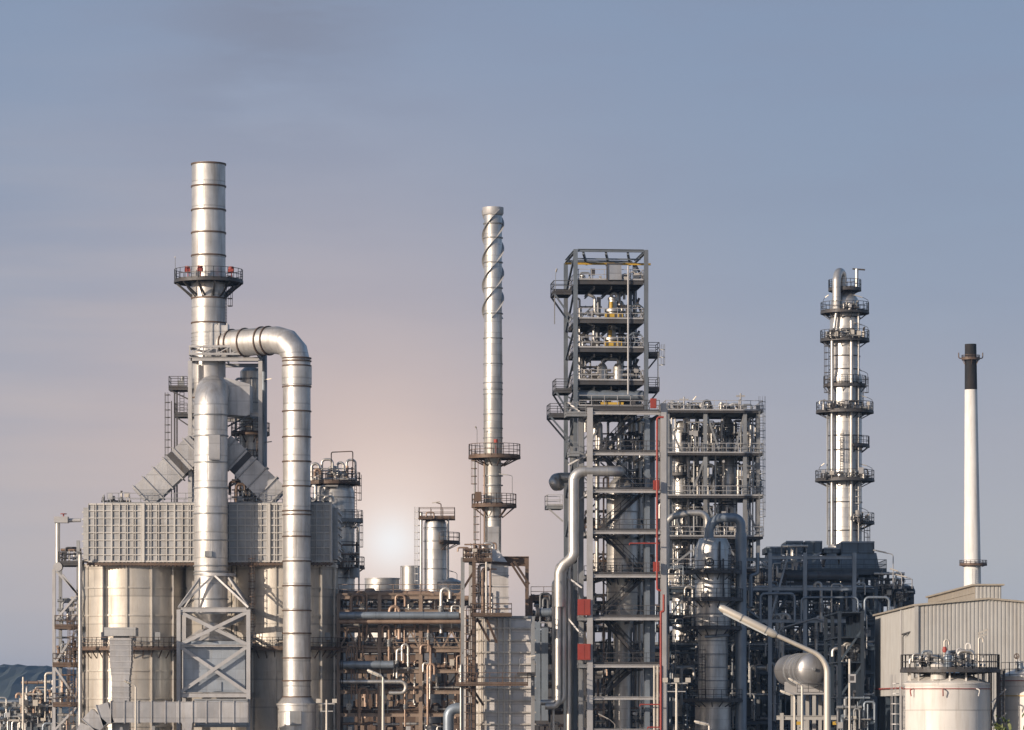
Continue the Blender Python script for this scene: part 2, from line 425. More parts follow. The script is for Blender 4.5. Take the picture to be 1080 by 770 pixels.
# the dusk haze band low in the sky
ramp = N(nt, 'ShaderNodeValToRGB'); L(rng(nt, sep.outputs[2], 0, 1, 0, .2), ramp.inputs[0])
def lin(c): return tuple(((v/255 + .055) / 1.055) ** 2.4 if v > 10 else v / 255 / 12.92 for v in c)
stops = [(0, (174, 180, 190)), (.2, (179, 181, 187)), (.35, (170, 173, 184)), (.54, (151, 163, 183)), (.66, (144, 159, 182)), (.82, (138, 155, 181)), (1, (132, 151, 179))]
while len(ramp.color_ramp.elements) < len(stops): ramp.color_ramp.elements.new(.5)
for e, (p, c) in zip(ramp.color_ramp.elements, stops): e.position = p; e.color = (*lin(c), 1)
def lobe(px, py, k):
    """falls off with the angular distance from a direction; k in pixels"""
    d = Vector((X(px, 400), 400, (HOR - py) * .1)).normalized()
    vm = N(nt, 'ShaderNodeVectorMath', operation='DISTANCE'); L(tc.outputs['Generated'], vm.inputs[0]); vm.inputs[1].default_value = d
    q = mth(nt, 'DIVIDE', vm.outputs['Value'], k * .1 / 400)
    return mth(nt, 'EXPONENT', mth(nt, 'MULTIPLY', mth(nt, 'MULTIPLY', q, q), -1))
c = ramp.outputs[0]
c = mixc(nt, mth(nt, 'MULTIPLY', lobe(330, 560, 335), .60), c, lin((214, 188, 179)))
c = mixc(nt, mth(nt, 'MULTIPLY', lobe(413, 575, 165), .84), c, lin((233, 208, 194)))
c = mixc(nt, mth(nt, 'MULTIPLY', lobe(413, 572, 78), .8), c, lin((252, 236, 226)))
c = mixc(nt, mth(nt, 'MULTIPLY', lobe(413, 572, 27), .97), c, lin((255, 253, 252)))
# a faint dusky cloud high up
dv = N(nt, 'ShaderNodeMapping'); dv.inputs['Scale'].default_value = (14, 14, 60); L(tc.outputs['Generated'], dv.inputs['Vector'])
cn = N(nt, 'ShaderNodeTexNoise'); cn.inputs['Scale'].default_value = 1.4; cn.inputs['Detail'].default_value = 5; L(dv.outputs[0], cn.inputs['Vector'])
cf = mth(nt, 'MULTIPLY', rng(nt, cn.outputs['Fac'], 0, 1, .42, .72), rng(nt, sep.outputs[2], 0, 1, .02, .2))
c = mixc(nt, mth(nt, 'MULTIPLY', cf, .22), c, lin((140, 144, 166)))
cf2 = mth(nt, 'MULTIPLY', mth(nt, 'MULTIPLY', lobe(290, 10, 110), rng(nt, cn.outputs['Fac'], 0, 1, .4, .62)), .8)
c = mixc(nt, cf2, c, lin((134, 142, 162)))
dv2 = N(nt, 'ShaderNodeMapping'); dv2.inputs['Scale'].default_value = (9, 9, 95); dv2.inputs['Rotation'].default_value = (0, R(4), 0); L(tc.outputs['Generated'], dv2.inputs['Vector'])
cn2 = N(nt, 'ShaderNodeTexNoise'); cn2.inputs['Scale'].default_value = 1.1; cn2.inputs['Detail'].default_value = 6; L(dv2.outputs[0], cn2.inputs['Vector'])
cf3 = mth(nt, 'MULTIPLY', mth(nt, 'MULTIPLY', lobe(60, 440, 240), rng(nt, cn2.outputs['Fac'], 0, 1, .4, .7)), .28)
c = mixc(nt, cf3, c, lin((214, 196, 186)))
# the band is brighter and warmer towards the low sun
dt = N(nt, 'ShaderNodeVectorMath', operation='DOT_PRODUCT'); L(tc.outputs['Generated'], dt.inputs[0]); dt.inputs[1].default_value = sv
gl = mth(nt, 'POWER', mth(nt, 'MAXIMUM', dt.outputs['Value'], 0.0), 5.0)
c = mixc(nt, gl, c, (1.75, 1.3, .95))
bg2 = N(nt, 'ShaderNodeBackground'); L(c, bg2.inputs[0]); bg2.inputs[1].default_value = 1.0
ms = N(nt, 'ShaderNodeMixShader'); L(rng(nt, sep.outputs[2], 0, 1, .20, .42), ms.inputs[0])
L(bg2.outputs[0], ms.inputs[1]); L(bg1.outputs[0], ms.inputs[2]); L(ms.outputs[0], out.inputs['Surface'])
vs = scene.view_settings; vs.view_transform = 'Standard'; vs.look = 'None'; vs.gamma = 1; vs.exposure = 0; vs.use_curve_mapping = False
cy = scene.cycles; cy.use_denoising = True; cy.max_bounces = 6; cy.diffuse_bounces = 2; cy.glossy_bounces = 4; cy.volume_bounces = 0
cy.transmission_bounces = 2; cy.sample_clamp_indirect = 3; cy.caustics_reflective = False; cy.caustics_refractive = False

# ------------------------------------------------------------------ setting
tag(MB().add([(-3000, -600, 0), (3000, -600, 0), (3000, 6000, 0), (-3000, 6000, 0)], [(0, 1, 2, 3)]).build('ground', 'ground', smooth=False), kind='structure')
tag(MB().box(-75, 75, 360, 520, -.3, .05).build('concrete_yard', 'gravel', smooth=False), kind='structure')
rnd = random.Random(5)
def hill():
    d = MB(); D0 = 2600; nx, ny = 220, 26
    def ht(x, y):
        t = max(0, 1 - abs(y - .5) * 2)
        px = 540 + x / sc(D0)
        base = 52 / (1 + math.exp((px - 58) / 14.)) + 2
        return (base * .1 * D0 / 400 * (1 + .05 * math.sin(x * .02) + .035 * math.sin(x * .051 + 1))) * math.sin(PI/2 * min(1, t * 1.6)) + CAMH * .0
    for j in range(ny + 1):
        for i in range(nx + 1):
            x = -900 + 1000 * i / nx; y = j / ny
            z = ht(x, y); z += (rnd.uniform(-1.2, 2.2) if z > 3 else 0)
            d.v.append((x + rnd.uniform(-1, 1), D0 + y * 500, z))
    for j in range(ny):
        for i in range(nx):
            a = j * (nx + 1) + i; d.f.append((a, a + 1, a + nx + 2, a + nx + 1))
    return d
tag(hill().build('hill', 'hill', smooth=False), kind='structure')

hz = MB().box(-3100, 3100, -700, 6100, -1, 72).build('haze', 'ground', smooth=False); hz.data.materials.clear()
hm = bpy.data.materials.new('haze_air'); hm.use_nodes = True; hn = hm.node_tree; hn.nodes.clear()
pv = N(hn, 'ShaderNodeVolumePrincipled'); pv.inputs['Color'].default_value = (.40, .64, 1.0, 1); pv.inputs['Density'].default_value = .00009; pv.inputs['Anisotropy'].default_value = .2
ho = N(hn, 'ShaderNodeOutputMaterial'); hn.links.new(pv.outputs[0], ho.inputs['Volume']); hz.data.materials.append(hm); tag(hz, 'thin pale evening haze lying over the refinery', 'haze', kind='stuff')

# ------------------------------------------------------------------ furnace at the left
D = 408.
fr = thing('process_furnace', 'large twin-drum furnace with a waffle-ribbed rectangular casing on top', 'furnace', (X(217, D), D, 0))
def fx(px, d=D): return X(px, d) - X(217, D)
zT = Z(594, 402.2)
for px in (143, 298):
    cx = fx(px); d = MB().lathe([(5.8, 0), (5.8, zT)], cx, 0, 72)
    dr = d.build('drum', 'drum', fr)
    rings(dr, 5.8, [Z(766, 402) + 2.95 * i for i in range(7)], .16, .12, 72, 'drum', cx)
    MB().band(5.8, zT - .15, .3, .16, cx, 0, 72).build('ring', 'drum', dr)
    for i in range(14):
        t = 2*PI*i/14 + .16; c_, s_ = math.cos(t), math.sin(t)
        if s_ < .3: MB().beam((cx + 5.9*c_, 5.9*s_, 1), (cx + 5.9*c_, 5.9*s_, zT), .2, .2).build('stiffener', 'drum', dr)
    for i in range(5):
        t = -PI/2 - 1.0 + .5 * i; c_, s_ = math.cos(t), math.sin(t)
        MB().box(cx + 5.95*c_ - .3, cx + 5.95*c_ + .3, 5.95*s_ - .12, 5.95*s_ + .1, zT - 8.1, zT - 7.3).build('inspection_door', 'galv', dr, smooth=False)
    zp = Z(683, 401.2)
    ring_platform(fr, zp, 5.85, 6.9, -PI - .1, .1, 'steelbr', 36, 22, cx, 0)
    z2 = Z(600, 401)
x0, x1, y0, y1 = fx(93, 402), fx(350, 402), -6.0, 6.0
zb, zt = zT + .1, Z(531, 402)
cs = MB().box(x0, x1, y0, y1, zb, zt).box(x0 - .8, x0, -3.5, 5, zb + .4, zt - .3).box(x1, x1 + .5, -3.5, 5, zb + .4, zt - .3).build('casing', 'grid', fr, smooth=False)
MB().box(fx(198, 406), fx(244, 406), -2.5, 5, 0, zb - .01).build('centre_wall', 'drum', fr, smooth=False)
g = MB(); nx = 31; nz = 8
for i in range(nx + 1):
    x = x0 + (x1 - x0) * i / nx
    w_ = .3 if i % 8 == 7 else (.15 if i % 4 == 3 else .08)
    g.box(max(x0, x - w_/2), min(x1, x + w_/2), y0 - (.26 if w_ > .25 else .17), y0 - .001, zb, zt)
for j in range(nz + 1):
    z = zb + (zt - zb) * j / nz; e = .012
    hh = .16 if j in (0, nz) else .05
    g.box(x0 + e, x1 - e, y0 - .15 + .003*j, y0 - .004, z - hh + (.0 if j else hh), z + hh - (hh if j == nz else 0))
for i in range(nx * 2):
    x = x0 + (x1 - x0) * (i + .5) / (nx * 2)
    if i % 2 and i % 16 in (9, 11, 13, 15, 1): g.box(x - .03, x + .03, y0 - .15, y0 - .006, zb + .1, zt - .1)
for s_ in (-1, 1):
    for j in range(1, nz): 
        z = zb + (zt - zb) * j / nz; xx = x0 - .8 if s_ < 0 else x1 + .5
        g.box(min(xx, xx + s_*.15), max(xx, xx + s_*.15), -3.4, 4.8, z - .07, z + .07)
g.build('rib_grid', 'gridrib', cs, smooth=False)
d = MB().box(x0 - .1, x1 + .1, y0 - .45, y0 - .36, zb - .35, zb - .1)
for i in range(60): x = x0 + (x1 - x0) * (i + .5) / 60; d.box(x - .08, x + .08, y0 - .36, y0 - .05, zb - .45, zb - .02)
d.build('lower_ledge', 'steelbr', cs, smooth=False)
MB().rail([(x0 + 2, y0 + .1, zt), (x1, y0 + .1, zt)], 1.1, .06, 1.2).build('railing', 'galv', cs, smooth=False)
MB().rail([(x0 + 2, y1 - .2, zt), (x1, y1 - .2, zt)], 1.1, .06, 1.2).build('railing', 'galv', cs, smooth=False)
ladder(fr, fx(270), -6.2, zp, zT, -PI/2, 'steelbr')
for i, (px, w_, h) in enumerate(((122, 3.2, 1.5), (262, 2.6, 1.3), (335, 2.4, 1.2))):
    manifold(['dark valve cluster on the left end of the furnace roof, behind the railing', 'small valve cluster on the furnace roof beside the thick front duct', 'small valve cluster on the right end of the furnace roof'][i], (X(px, 404), 404, zt), w_, h, 1.2, 40 + i, ('steel', 'pipe', 'galv'))

# main exhaust stack
D = 406.
st = thing('exhaust_stack', 'thick silver banded chimney with a round railed platform, tallest object in the photo', 'chimney', (X(220, D), D, 0))
d = MB().lathe([(1.82, zt - .2), (1.82, Z(301, D)), (1.8, Z(172.5, D)), (1.66, Z(172.5, D)), (1.66, Z(176, D))], n=48)
sb = d.build('shaft', 'clad2', st)
rings(sb, 1.8, [Z(py, D) for py in (173.5, 197, 222, 246, 270, 315, 341, 420, 470)])
rings(sb, 1.82, [Z(py, D) for py in (352, 356, 360, 364, 368, 372)], .06, .05, 48, 'clad2', name='seam_ring')
ring_platform(st, Z(296.5, D), 1.85, 3.72, 0, 2*PI, 'steel', 28, 12, drop=1.8, h=1.2)
for i in range(12):
    t = 2*PI*(i + .5)/12; c_, s_ = math.cos(t), math.sin(t)
    MB().beam((3.5*c_, 3.5*s_, Z(296.5, D) - .3), (1.8*math.cos(t + .12), 1.8*math.sin(t + .12), Z(313, D)), .17).build('strut', 'steel', st, smooth=False)
for ax, ay in ((2.6, -2.0), (-2.0, -2.4), (-.6, -3.0)):
    d = MB().tube([(ax, ay, Z(296.5, D)), (ax, ay, Z(290, D))], .06, 8).box(ax - .35, ax + .25, ay - .2, ay + .2, Z(290, D), Z(286, D))
    d.tube([(ax - .05, ay, Z(286, D)), (ax - .05, ay, Z(283.5, D))], .28, 12); d.build('warning_lamp', 'red', st)
lamp_arm(st, -3.5, -.8, Z(296, D), -.0, 0, up=2.4)
ladder(st, 1.9, -.4, Z(345, D), Z(300, D), -.2, 'steel')
MB().box(.1, 2.05, -2.05, .4, Z(381, D), Z(345, D)).box(1.2, 1.35, -2.2, .5, Z(383, D), Z(343, D)).box(2.05, 2.2, -2.2, .5, Z(383, D), Z(343, D)).box(.45, .6, -2.2, .5, Z(383, D), Z(343, D)).build('outlet_box', 'clad2', sb, smooth=False)

# support tower around the stack
tw = thing('support_tower', 'slim steel tower with side landings and a caged ladder wrapped round the tall chimney', 'steel tower', (X(240, 407), 407, 0))
def tx(px): return X(px, 407) - X(240, 407)
zt2 = Z(384, 407)
for x in (tx(203.5), tx(277)):
    for y in (-3.6, 4): MB().ibeam((x, y, zt), (x, y, zt2), .42, .42).build('column', 'galvlt', tw, smooth=False)
for py in (382, 440, 490):
    z = Z(py, 407); d = MB(); xa, xb = tx(203.5) + .21, tx(277) - .21
    d.ibeam((xa, -3.6, z), (xb, -3.6, z), .3, .4).ibeam((xa, 4, z), (xb, 4, z), .3, .4).ibeam((xa - .21, -3.3, z), (xa - .21, 3.7, z), .3, .4).ibeam((xb + .21, -3.3, z), (xb + .21, 3.7, z), .3, .4)
    d.build('floor_frame', 'galvlt', tw, smooth=False)
zq = Z(375, 407)
d = MB(); xa, xb = tx(203.5), tx(274)
for z in (zq - .2, zq + .6):
    d.beam((xa, -4, z), (xb, -4, z), .22, .22).beam((xa, 4, z), (xb, 4, z), .22, .22).beam((xa, -4, z), (xa, 4, z), .22, .22).beam((xb, -4, z), (xb, 4, z), .22, .22)
for i in range(6):
    x = xa + (xb - xa) * i / 5; d.beam((x, -4, zq - .2), (x, -4, zq + .6), .14)
    if i < 5: d.beam((x, -4.02, zq - .2), (x + (xb - xa) / 5, -4.02, zq + .6), .1)
d.build('head_frame', 'galvlt', tw, smooth=False)
for a, b_ in (((tx(203.5), 440), (tx(277), 384)), ((tx(203.5), 490), (tx(277), 440)), ((tx(277), 490), (tx(203.5), 530))):
    MB().beam((a[0], 4.15, Z(a[1], 407)), (b_[0], 4.15, Z(b_[1], 407)), .2).build('brace', 'galv', tw, smooth=False)
MB().tube([(tx(279), -1, zt), (tx(279), -1, Z(372, 407))], .34, 16).build('drain_pipe', 'pipebl', tw)
for py, xa, xb in ((410, 180, 200), (438, 186, 200)):
    rect_platform(tw, tx(xa), tx(xb), -2.6, 0, Z(py, 407), 'steel', 'fbl')
    MB().beam((tx(xa + 2), -2.4, Z(py, 407) - .4), (tx(203), -2.4, Z(py + 14, 407)), .14).build('bracket', 'steel', tw, smooth=False)
MB().box(tx(192) - .3, tx(192) + .4, -2, -1.6, Z(410, 407), Z(403, 407)).tube([(tx(194), -1.8, Z(403, 407)), (tx(194), -1.8, Z(399, 407))], .2, 10).build('control_box', 'galv', tw)
ladder(tw, tx(182), -1.3, zt, Z(424, 407), PI, 'steel')
ladder(tw, tx(192), -.1, Z(438, 407), Z(410, 407), -PI/2, 'steel', cage=False)
for x in (184, 186.5, 210): MB().beam((tx(x), .2, zt), (tx(x), .2, Z(410 if x < 200 else 455, 407)), .16).build('post', 'steel', tw, smooth=False)
for py in (404, 470): lamp_arm(tw, tx(279), -1.4, Z(py, 407), .7, .1, up=.2)

d2 = thing('flue_column', 'narrow silver column with a round brown landing, right of the thick front duct top', 'column', (X(264, 409), 409, 0))
MB().lathe([(1.1, zt), (1.1, Z(392, 409)), (.7, Z(388, 409))], n=28).build('shell', 'clad', d2)
rings(d2, 1.1, [Z(py, 409) for py in (400, 425, 448, 475, 500)], .12, .08, 28, 'galv')
ring_platform(d2, Z(457, 409), 1.0, 2.1, 0, 2*PI, 'steelbr', 18, 8)
ring_platform(d2, Z(487, 409), 1.0, 1.7, -PI*.8, .3, 'steelbr', 14, 5)
ladder(d2, .9, -.9, Z(520, 409), Z(457, 409), -.8, 'steelbr')
for i, (x, y, a_, b_, r) in enumerate(((-1.5, -.8, 400, 520, .14), (1.5, -.6, 420, 525, .12), (-1.0, -1.4, 455, 525, .1), (.3, -1.5, 400, 455, .12), (1.1, -1.2, 390, 457, .1))):
    MB().tube(bend([(x * .6, y * .6, Z(a_, 409)), (x, y, Z(a_, 409)), (x, y, Z(b_, 409))], .4, 3), r, 9).build('side_pipe', ('pipe', 'galv')[i % 2], d2)
manifold('dark valve cluster on furnace roof at the foot of the narrow silver column', (X(262, 405), 405, zt), 3.6, 3.2, 1.5, 77, ('steelbr', 'pipe', 'steel'), k=8)

# inclined ducts
for (a, b_, lab) in (((209, 470), (150, 526), 'pale ribbed square duct slanting down to the left from the tall chimney'), ((235, 470), (294, 526), 'pale ribbed square duct slanting down to the right from the tall chimney')):
    P, Q = W(*a, 404), W(*b_, 404); o = thing('inclined_duct', lab, 'duct', P, 0, 'slanting ducts on the furnace roof')
    q = Q - P; u = q.normalized()
    body = MB().beam((0, 0, 0), q, 2.6, 2.8).build('duct_body', 'duct', o, smooth=False)
    for t in (.08, .26, .44, .62, .8, .97): MB().beam(u * (q.length * t - .07), u * (q.length * t + .07), 3.0, 3.25).build('stiffener', 'galvlt', body, smooth=False)
    m = MB().beam(u * q.length * .3, u * q.length * .38, 2.8, 2.8).build('expansion_joint', 'steel', body, smooth=False)

# gooseneck duct
pA, pB, pC = W(236, 363.2, 405.2), W(313, 357, 399.4), Vector((X(313, 399.4), 399.4, 0))
g = thing('gooseneck_duct', 'silver gooseneck duct leaving the tallest chimney and dropping down past the furnace', 'duct', (pC.x, 399.4, 0))
O = Vector((pC.x, 399.4, 0)); loc = [pA - O, pB - O, Vector((0, 0, Z(740, 399.4)))]
path = bend(loc, 2.7, 3)
gb = MB().tube(path, 1.46, 40).build('duct_body', 'clad2', g)
ah = (loc[1] - loc[0]).normalized(); Lh = (loc[1] - loc[0]).length
for t in (.05, .12, .30, .53, .62): MB().collar(loc[0] + ah * Lh * t, ah, 1.46, .14, .12, 40).build('ring', 'steelbr', gb)
rings(gb, 1.46, [Z(py, 399.4) for py in (378, 381, 386, 408, 434, 461, 487, 513, 539, 543, 566, 592, 618, 644, 668, 694, 718, 735)], .13, .1, 40, 'steelbr')
MB().lathe([(1.58, Z(406, 399.4)), (1.58, Z(387, 399.4))], n=40).build('sleeve', 'clad2', gb)
MB().lathe([(1.5, Z(735, 399.4)), (2.05, Z(742, 399.4)), (2.05, 0)], n=40).band(2.05, Z(743, 399.4), .2, .12, n=40).build('base_cone', 'clad2', g)
MB().box(-.6, .6, -2.2, -1.9, Z(765, 399.4), Z(750, 399.4)).build('access_door', 'galv', g, smooth=False)
# front duct
D = 400.
g = thing('vertical_duct', 'thick silver round-topped vertical duct on a cross-braced frame before the furnace', 'duct', (X(222.5, D), D, 0))
path = bend([(0, 0, Z(640, D)), (0, 0, Z(411.5, D)), (0, 4.5, Z(411.5, D))], 2.6, 4)
gb = MB().tube(path, 1.76, 40).build('duct_body', 'clad2', g)
rings(gb, 1.76, [Z(py, D) for py in (438, 460, 488, 515, 542, 570, 597, 603, 606, 632)], .13, .11, 40, 'galv')
MB().box(-.05, 1.1, -2.05, -1.2, Z(486, D), Z(460, D)).build('access_panel', 'duct', gb, smooth=False)
MB().lathe([(1.78, Z(640, D)), (1.78, Z(648, D)), (.8, Z(657, D)), (.8, Z(663, D))], n=32).lathe([(1.2, Z(664, D)), (3.0, Z(676, D)), (3.2, Z(676, D))], n=4).build('cone', 'clad2', g)
MB().box(-.5, .25, -2.0, -1.5, Z(588, D), Z(582, D)).build('bracket', 'galv', gb, smooth=False)
# braced frame below it
g = thing('duct_support_frame', 'open steel frame with crossed braces around a pale box under the thick front duct', 'steel frame', (X(225, 397), 397, 0))
xs = (X(188.5, 397) - X(225, 397), X(262, 397) - X(225, 397)); zt3, zm, zl = Z(643, 397), Z(681, 397), Z(733, 397)
for x in xs:
    for y in (0, 6.6): MB().ibeam((x, y, 0), (x, y, zt3), .42, .42).build('column', 'galvlt', g, smooth=False)
for z in (zt3, zm, zl):
    d = MB(); xa, xb = xs[0] + .22, xs[1] - .22; hh = .5 if z != zm else .25
    for y in (0, 6.6): d.ibeam((xa, y, z), (xb, y, z), .3, hh)
    for x in xs: d.ibeam((x, .22, z), (x, 6.4, z), .3, hh)
    d.build('floor_frame', 'galvlt', g, smooth=False)
for za, zb_ in ((zt3 - .3, zm + .15), (zm - .15, zl + .3)):
    for y in (-.05, 6.7):
        for k in (0, 1):
            d = MB().beam((xs[k] + (.2 if k == 0 else -.2), y + .08*k, zb_), (xs[1-k] - (.2 if k == 0 else -.2), y + .08*k, za), .09, .36)
            d.build('brace', 'galvlt', g, smooth=False)
for x in xs:
    for y in (0, 6.6):
        for tx_, ty_ in ((-1.3 if x < 0 else 1.3, 3 + (-1.2 if y < 3 else 1.2)), (0, 3 + (-1.95 if y < 3 else 1.95))):
            MB().beam((x, y, zt3 + .25), (tx_, ty_, Z(606, 397)), .2, .2).build('strut', 'galvlt', g, smooth=False)
MB().lathe([(1.8, Z(607, 397)), (2.1, Z(607, 397)), (2.1, Z(604, 397)), (1.8, Z(604, 397))], 0, 3, 32, True).build('collar_ring', 'galvlt', g)
MB().box(xs[0] + .4, xs[1] - .4, .7, 6.0, Z(730, 397), Z(676, 397)).build('plenum_box', 'bluesheet', g, smooth=False)
d = MB().box(-.1, .8, .55, .69, Z(729, 397), Z(719, 397))
d.build('hatch', 'bluesheet', g, smooth=False)
g = thing('junction_duct', 'grey sheet duct box under the braced duct frame', 'duct', (X(230, 396), 396, 0))
MB().box(-2.4, 3.0, 0, 4, Z(765, 396), Z(739, 396)).build('duct_body', 'bluesheet', g, smooth=False)
MB().box(-2.5, 3.1, -.1, 4.1, Z(738.9, 396), Z(737, 396)).box(-2.5, 3.1, -.1, 4.1, Z(767, 396), Z(765.1, 396)).build('flange', 'galv', g, smooth=False)
# low rectangular flue duct
g = thing('flue_duct', 'long square-sided flue duct low across the furnace front, bent down at its left end', 'duct', (X(130, 390), 390, 0))
def gx(px): return X(px, 390) - X(130, 390)
za, zb_ = Z(740, 390), Z(762, 390); zc = (za + zb_) / 2; hh = za - zb_
pth = [(gx(86), 0, Z(790, 390)), (gx(96), 0, Z(766, 390)), (gx(106), 0, Z(755, 390)), (gx(118), 0, zc), (gx(204), 0, zc), (gx(262), 0, zc)]
d = MB()
for a, b_ in zip(pth, pth[1:]): d.beam(a, b_, 2.2, hh)
db = d.build('duct_body', 'duct', g, smooth=False)
d = MB()
for a, b_ in zip(pth, pth[1:]):
    a, b_ = Vector(a), Vector(b_); m = max(1, int((b_ - a).length / 1.35)); u = (b_ - a).normalized()
    for i in range(m):
        p = a.lerp(b_, i / m); MB().beam(p - u * .04, p + u * .04, 2.45, hh + .22).build('stiffener', 'galvlt', db, smooth=False)
for px in (128, 162, 196): MB().ibeam((gx(px), 0, 0), (gx(px), 0, zb_ - .1), .3).build('leg', 'galv', g, smooth=False)
MB().add([(gx(192), -1.3, zb_), (gx(202), -1.3, zb_ - 1.6), (gx(204), -1.3, zb_), (gx(192), 1.3, zb_), (gx(202), 1.3, zb_ - 1.6), (gx(204), 1.3, zb_)], [(0, 1, 2), (5, 4, 3), (0, 3, 4, 1), (1, 4, 5, 2), (2, 5, 3, 0)]).build('hopper', 'duct', g, smooth=False)
g = thing('vent_duct', 'small grey tapering duct with a flat cap, standing in front of the left furnace drum', 'duct', (X(128, 393), 393, 0))
def gx(px): return X(px, 393) - X(128, 393)
zz = [Z(p, 393) for p in (673, 698, 718, 740)]
ws = [1.1, 1.1, .88, .88]; d = MB()
for i in range(3):
    a, b_ = ws[i], ws[i+1]; d.add([(-a, -1, zz[i]), (a, -1, zz[i]), (a, 1, zz[i]), (-a, 1, zz[i]), (-b_, -1, zz[i+1]), (b_, -1, zz[i+1]), (b_, 1, zz[i+1]), (-b_, 1, zz[i+1])], [(0, 4, 5, 1), (1, 5, 6, 2), (2, 6, 7, 3), (3, 7, 4, 0)])
d.box(-.88, .88, -1, 1, 0, zz[3] - .01)
db = d.build('duct_body', 'duct', g, smooth=False); d = MB()
for i, py in enumerate((675, 680, 686, 692, 698, 704, 711, 718, 724, 730, 736)):
    w_ = 1.1 if py < 699 else (1.1 - .22 * min(1, (py - 698) / 20)); MB().box(-w_ - .06, w_ + .06, -1.06, 1.06, Z(py, 393) - .05, Z(py, 393) + .05).build('stiffener', 'galvlt', db, smooth=False)
d = MB().box(-1.62, 1.62, -1.5, 1.5, Z(671, 393), Z(662, 393)).box(-.75, .75, -.9, .9, Z(673, 393), Z(671, 393) - .01)
d.build('cap', 'grid', g, smooth=False)
g = thing('crossover_duct', 'plain grey box duct tucked between the thick front duct top and the tall chimney', 'duct', (X(250, 402.5), 402.5, 0))
a = .1; x0_, x1_ = -1.4, 1.35
MB().add([(x0_, 0, Z(398, 402.5)), (x1_, 0, Z(405, 402.5)), (x1_, 0, Z(439, 402.5)), (x0_, 0, Z(437, 402.5)), (x0_, 4.5, Z(398, 402.5)), (x1_, 4.5, Z(405, 402.5)), (x1_, 4.5, Z(439, 402.5)), (x0_, 4.5, Z(437, 402.5))], [(0, 3, 2, 1), (4, 5, 6, 7), (0, 1, 5, 4), (1, 2, 6, 5), (2, 3, 7, 6), (3, 0, 4, 7)]).build('duct_body', 'duct', g, smooth=False)
MB().beam((x0_, -.1, Z(452, 402.5)), (x1_, -.1, Z(438, 402.5)), .16).beam((x0_ + .8, -.1, Z(456, 402.5)), (x1_ + .8, -.1, Z(441, 402.5)), .16).build('bracket', 'steel', g, smooth=False)

# slim service tower at far left
D = 405.
g = thing('service_tower', 'narrow steel access tower of pipes, landings and diagonal braces left of the furnace', 'steel tower', (X(58, D), D, 0))
def gx(px): return X(px, D) - X(58, D)
for x, y, t_, m_ in ((57, 0, 600, 'galvlt'), (82.5, 0, 570, 'galv'), (59, 4, 600, 'galv'), (80, 4, 580, 'galv')):
    MB().ibeam((gx(x), y, 0), (gx(x), y, Z(t_, D)), .34, .34).build('column', m_, g, smooth=False)
MB().tube([(gx(61), -.2, Z(600, D)), (gx(61), -.2, Z(552, D))], .26, 16).build('riser', 'pipe', g)
MB().box(gx(57.5), gx(72), -.6, .8, Z(551.5, D), Z(545, D)).tube([(gx(72), 0, Z(549, D)), (gx(85), 0, Z(548.5, D))], .22, 12).build('top_box', 'galvlt', g, smooth=False)
d = MB().tube([(gx(67), 0, Z(545, D)), (gx(67), 0, Z(542, D))], .08, 8); wheel_mb(d, (gx(67), 0, Z(542, D)), (0, 0, 1), .3, .08); d.build('hand_wheel', 'red', g, smooth=False)
MB().tube([(gx(61.5), -.6, Z(598, D)), (gx(61.5), .5, Z(598, D))], .48, 18).build('fan_housing', 'galvlt', g)
for py, a, b_ in ((593, 62, 84), (660, 58, 84), (700, 56, 84), (742, 56, 84)):
    rect_platform(g, gx(a), gx(b_), -.5, 4.4, Z(py, D), 'steelbr' if py > 650 else 'steel', 'fbl')
for a, b_, c_, e in ((60, 603, 84, 628), (66, 606, 84, 630), (58, 655, 83, 626), (58, 700, 83, 662), (83, 740, 58, 704), (58, 770, 83, 744)):
    MB().beam((gx(a), -.3, Z(b_, D)), (gx(c_), -.3, Z(e, D)), .22).build('brace', 'galvlt', g, smooth=False)
ladder(g, gx(76), -.7, 4, Z(660, D), -PI/2, 'steelbr')
for i, (py, px, w_, h_) in enumerate(((593, 73, 2.2, 1.7), (660, 70, 2.2, 3.2), (700, 70, 2.4, 3.2), (742, 70, 2.4, 3.4), (782, 70, 2.4, 3.3))):
    manifold(f'valve cluster on the {["top", "second", "third", "fourth", "lowest"][i]} landing of the access tower left of the furnace', (X(px, D), D + 1.2, Z(py, D)), w_, h_, 1.6, 100 + i, ('pipe', 'pipebr', 'galv', 'steel'), k=5)
process_pipe('slender pale pipe hugging the left edge of the left furnace drum', [W(84.5, 770, 400.6), W(84.5, 600, 400.6), W(84.5, 585, 400.6)], .22, 'pipe')

# ------------------------------------------------------------------ generic builders for the process area
def column(name, label, px, D, prof, mat='clad', ringpy=(), plats=(), ladders=(), n=32, ringmat='galv', cat='column'):
    """prof: (radius in m, image row) from the bottom up; plats: (row, r_in, r_out, a0, a1, mat, brackets)"""
    g = thing(name, label, cat, (X(px, D), D, 0))
    P = [(r, Z(py, D) if py is not None else 0) for r, py in prof]
    sh = MB().lathe(P, n=n).build('shell', mat, g)
    for rr, py in ringpy: MB().band(rr, Z(py, D), .12, .06, n=n).build('ring', ringmat, sh)
    for py, r0, r1, a0, a1, m_, br in plats: ring_platform(g, Z(py, D), r0, r1, a0, a1, m_, max(6, int(24 * (a1 - a0) / (2*PI))), br, drop=.9)
    for lx, ly, pa, pb, m_ in ladders: ladder(g, lx, ly, Z(pa, D), Z(pb, D), math.atan2(ly, lx), m_)
    return g
def child_pipe(g, pts, r, mat='pipe', name='pipe', n=12, Rb=None):
    return MB().tube(bend(pts, Rb or r * 3, 5), r, n).build(name, mat, g)

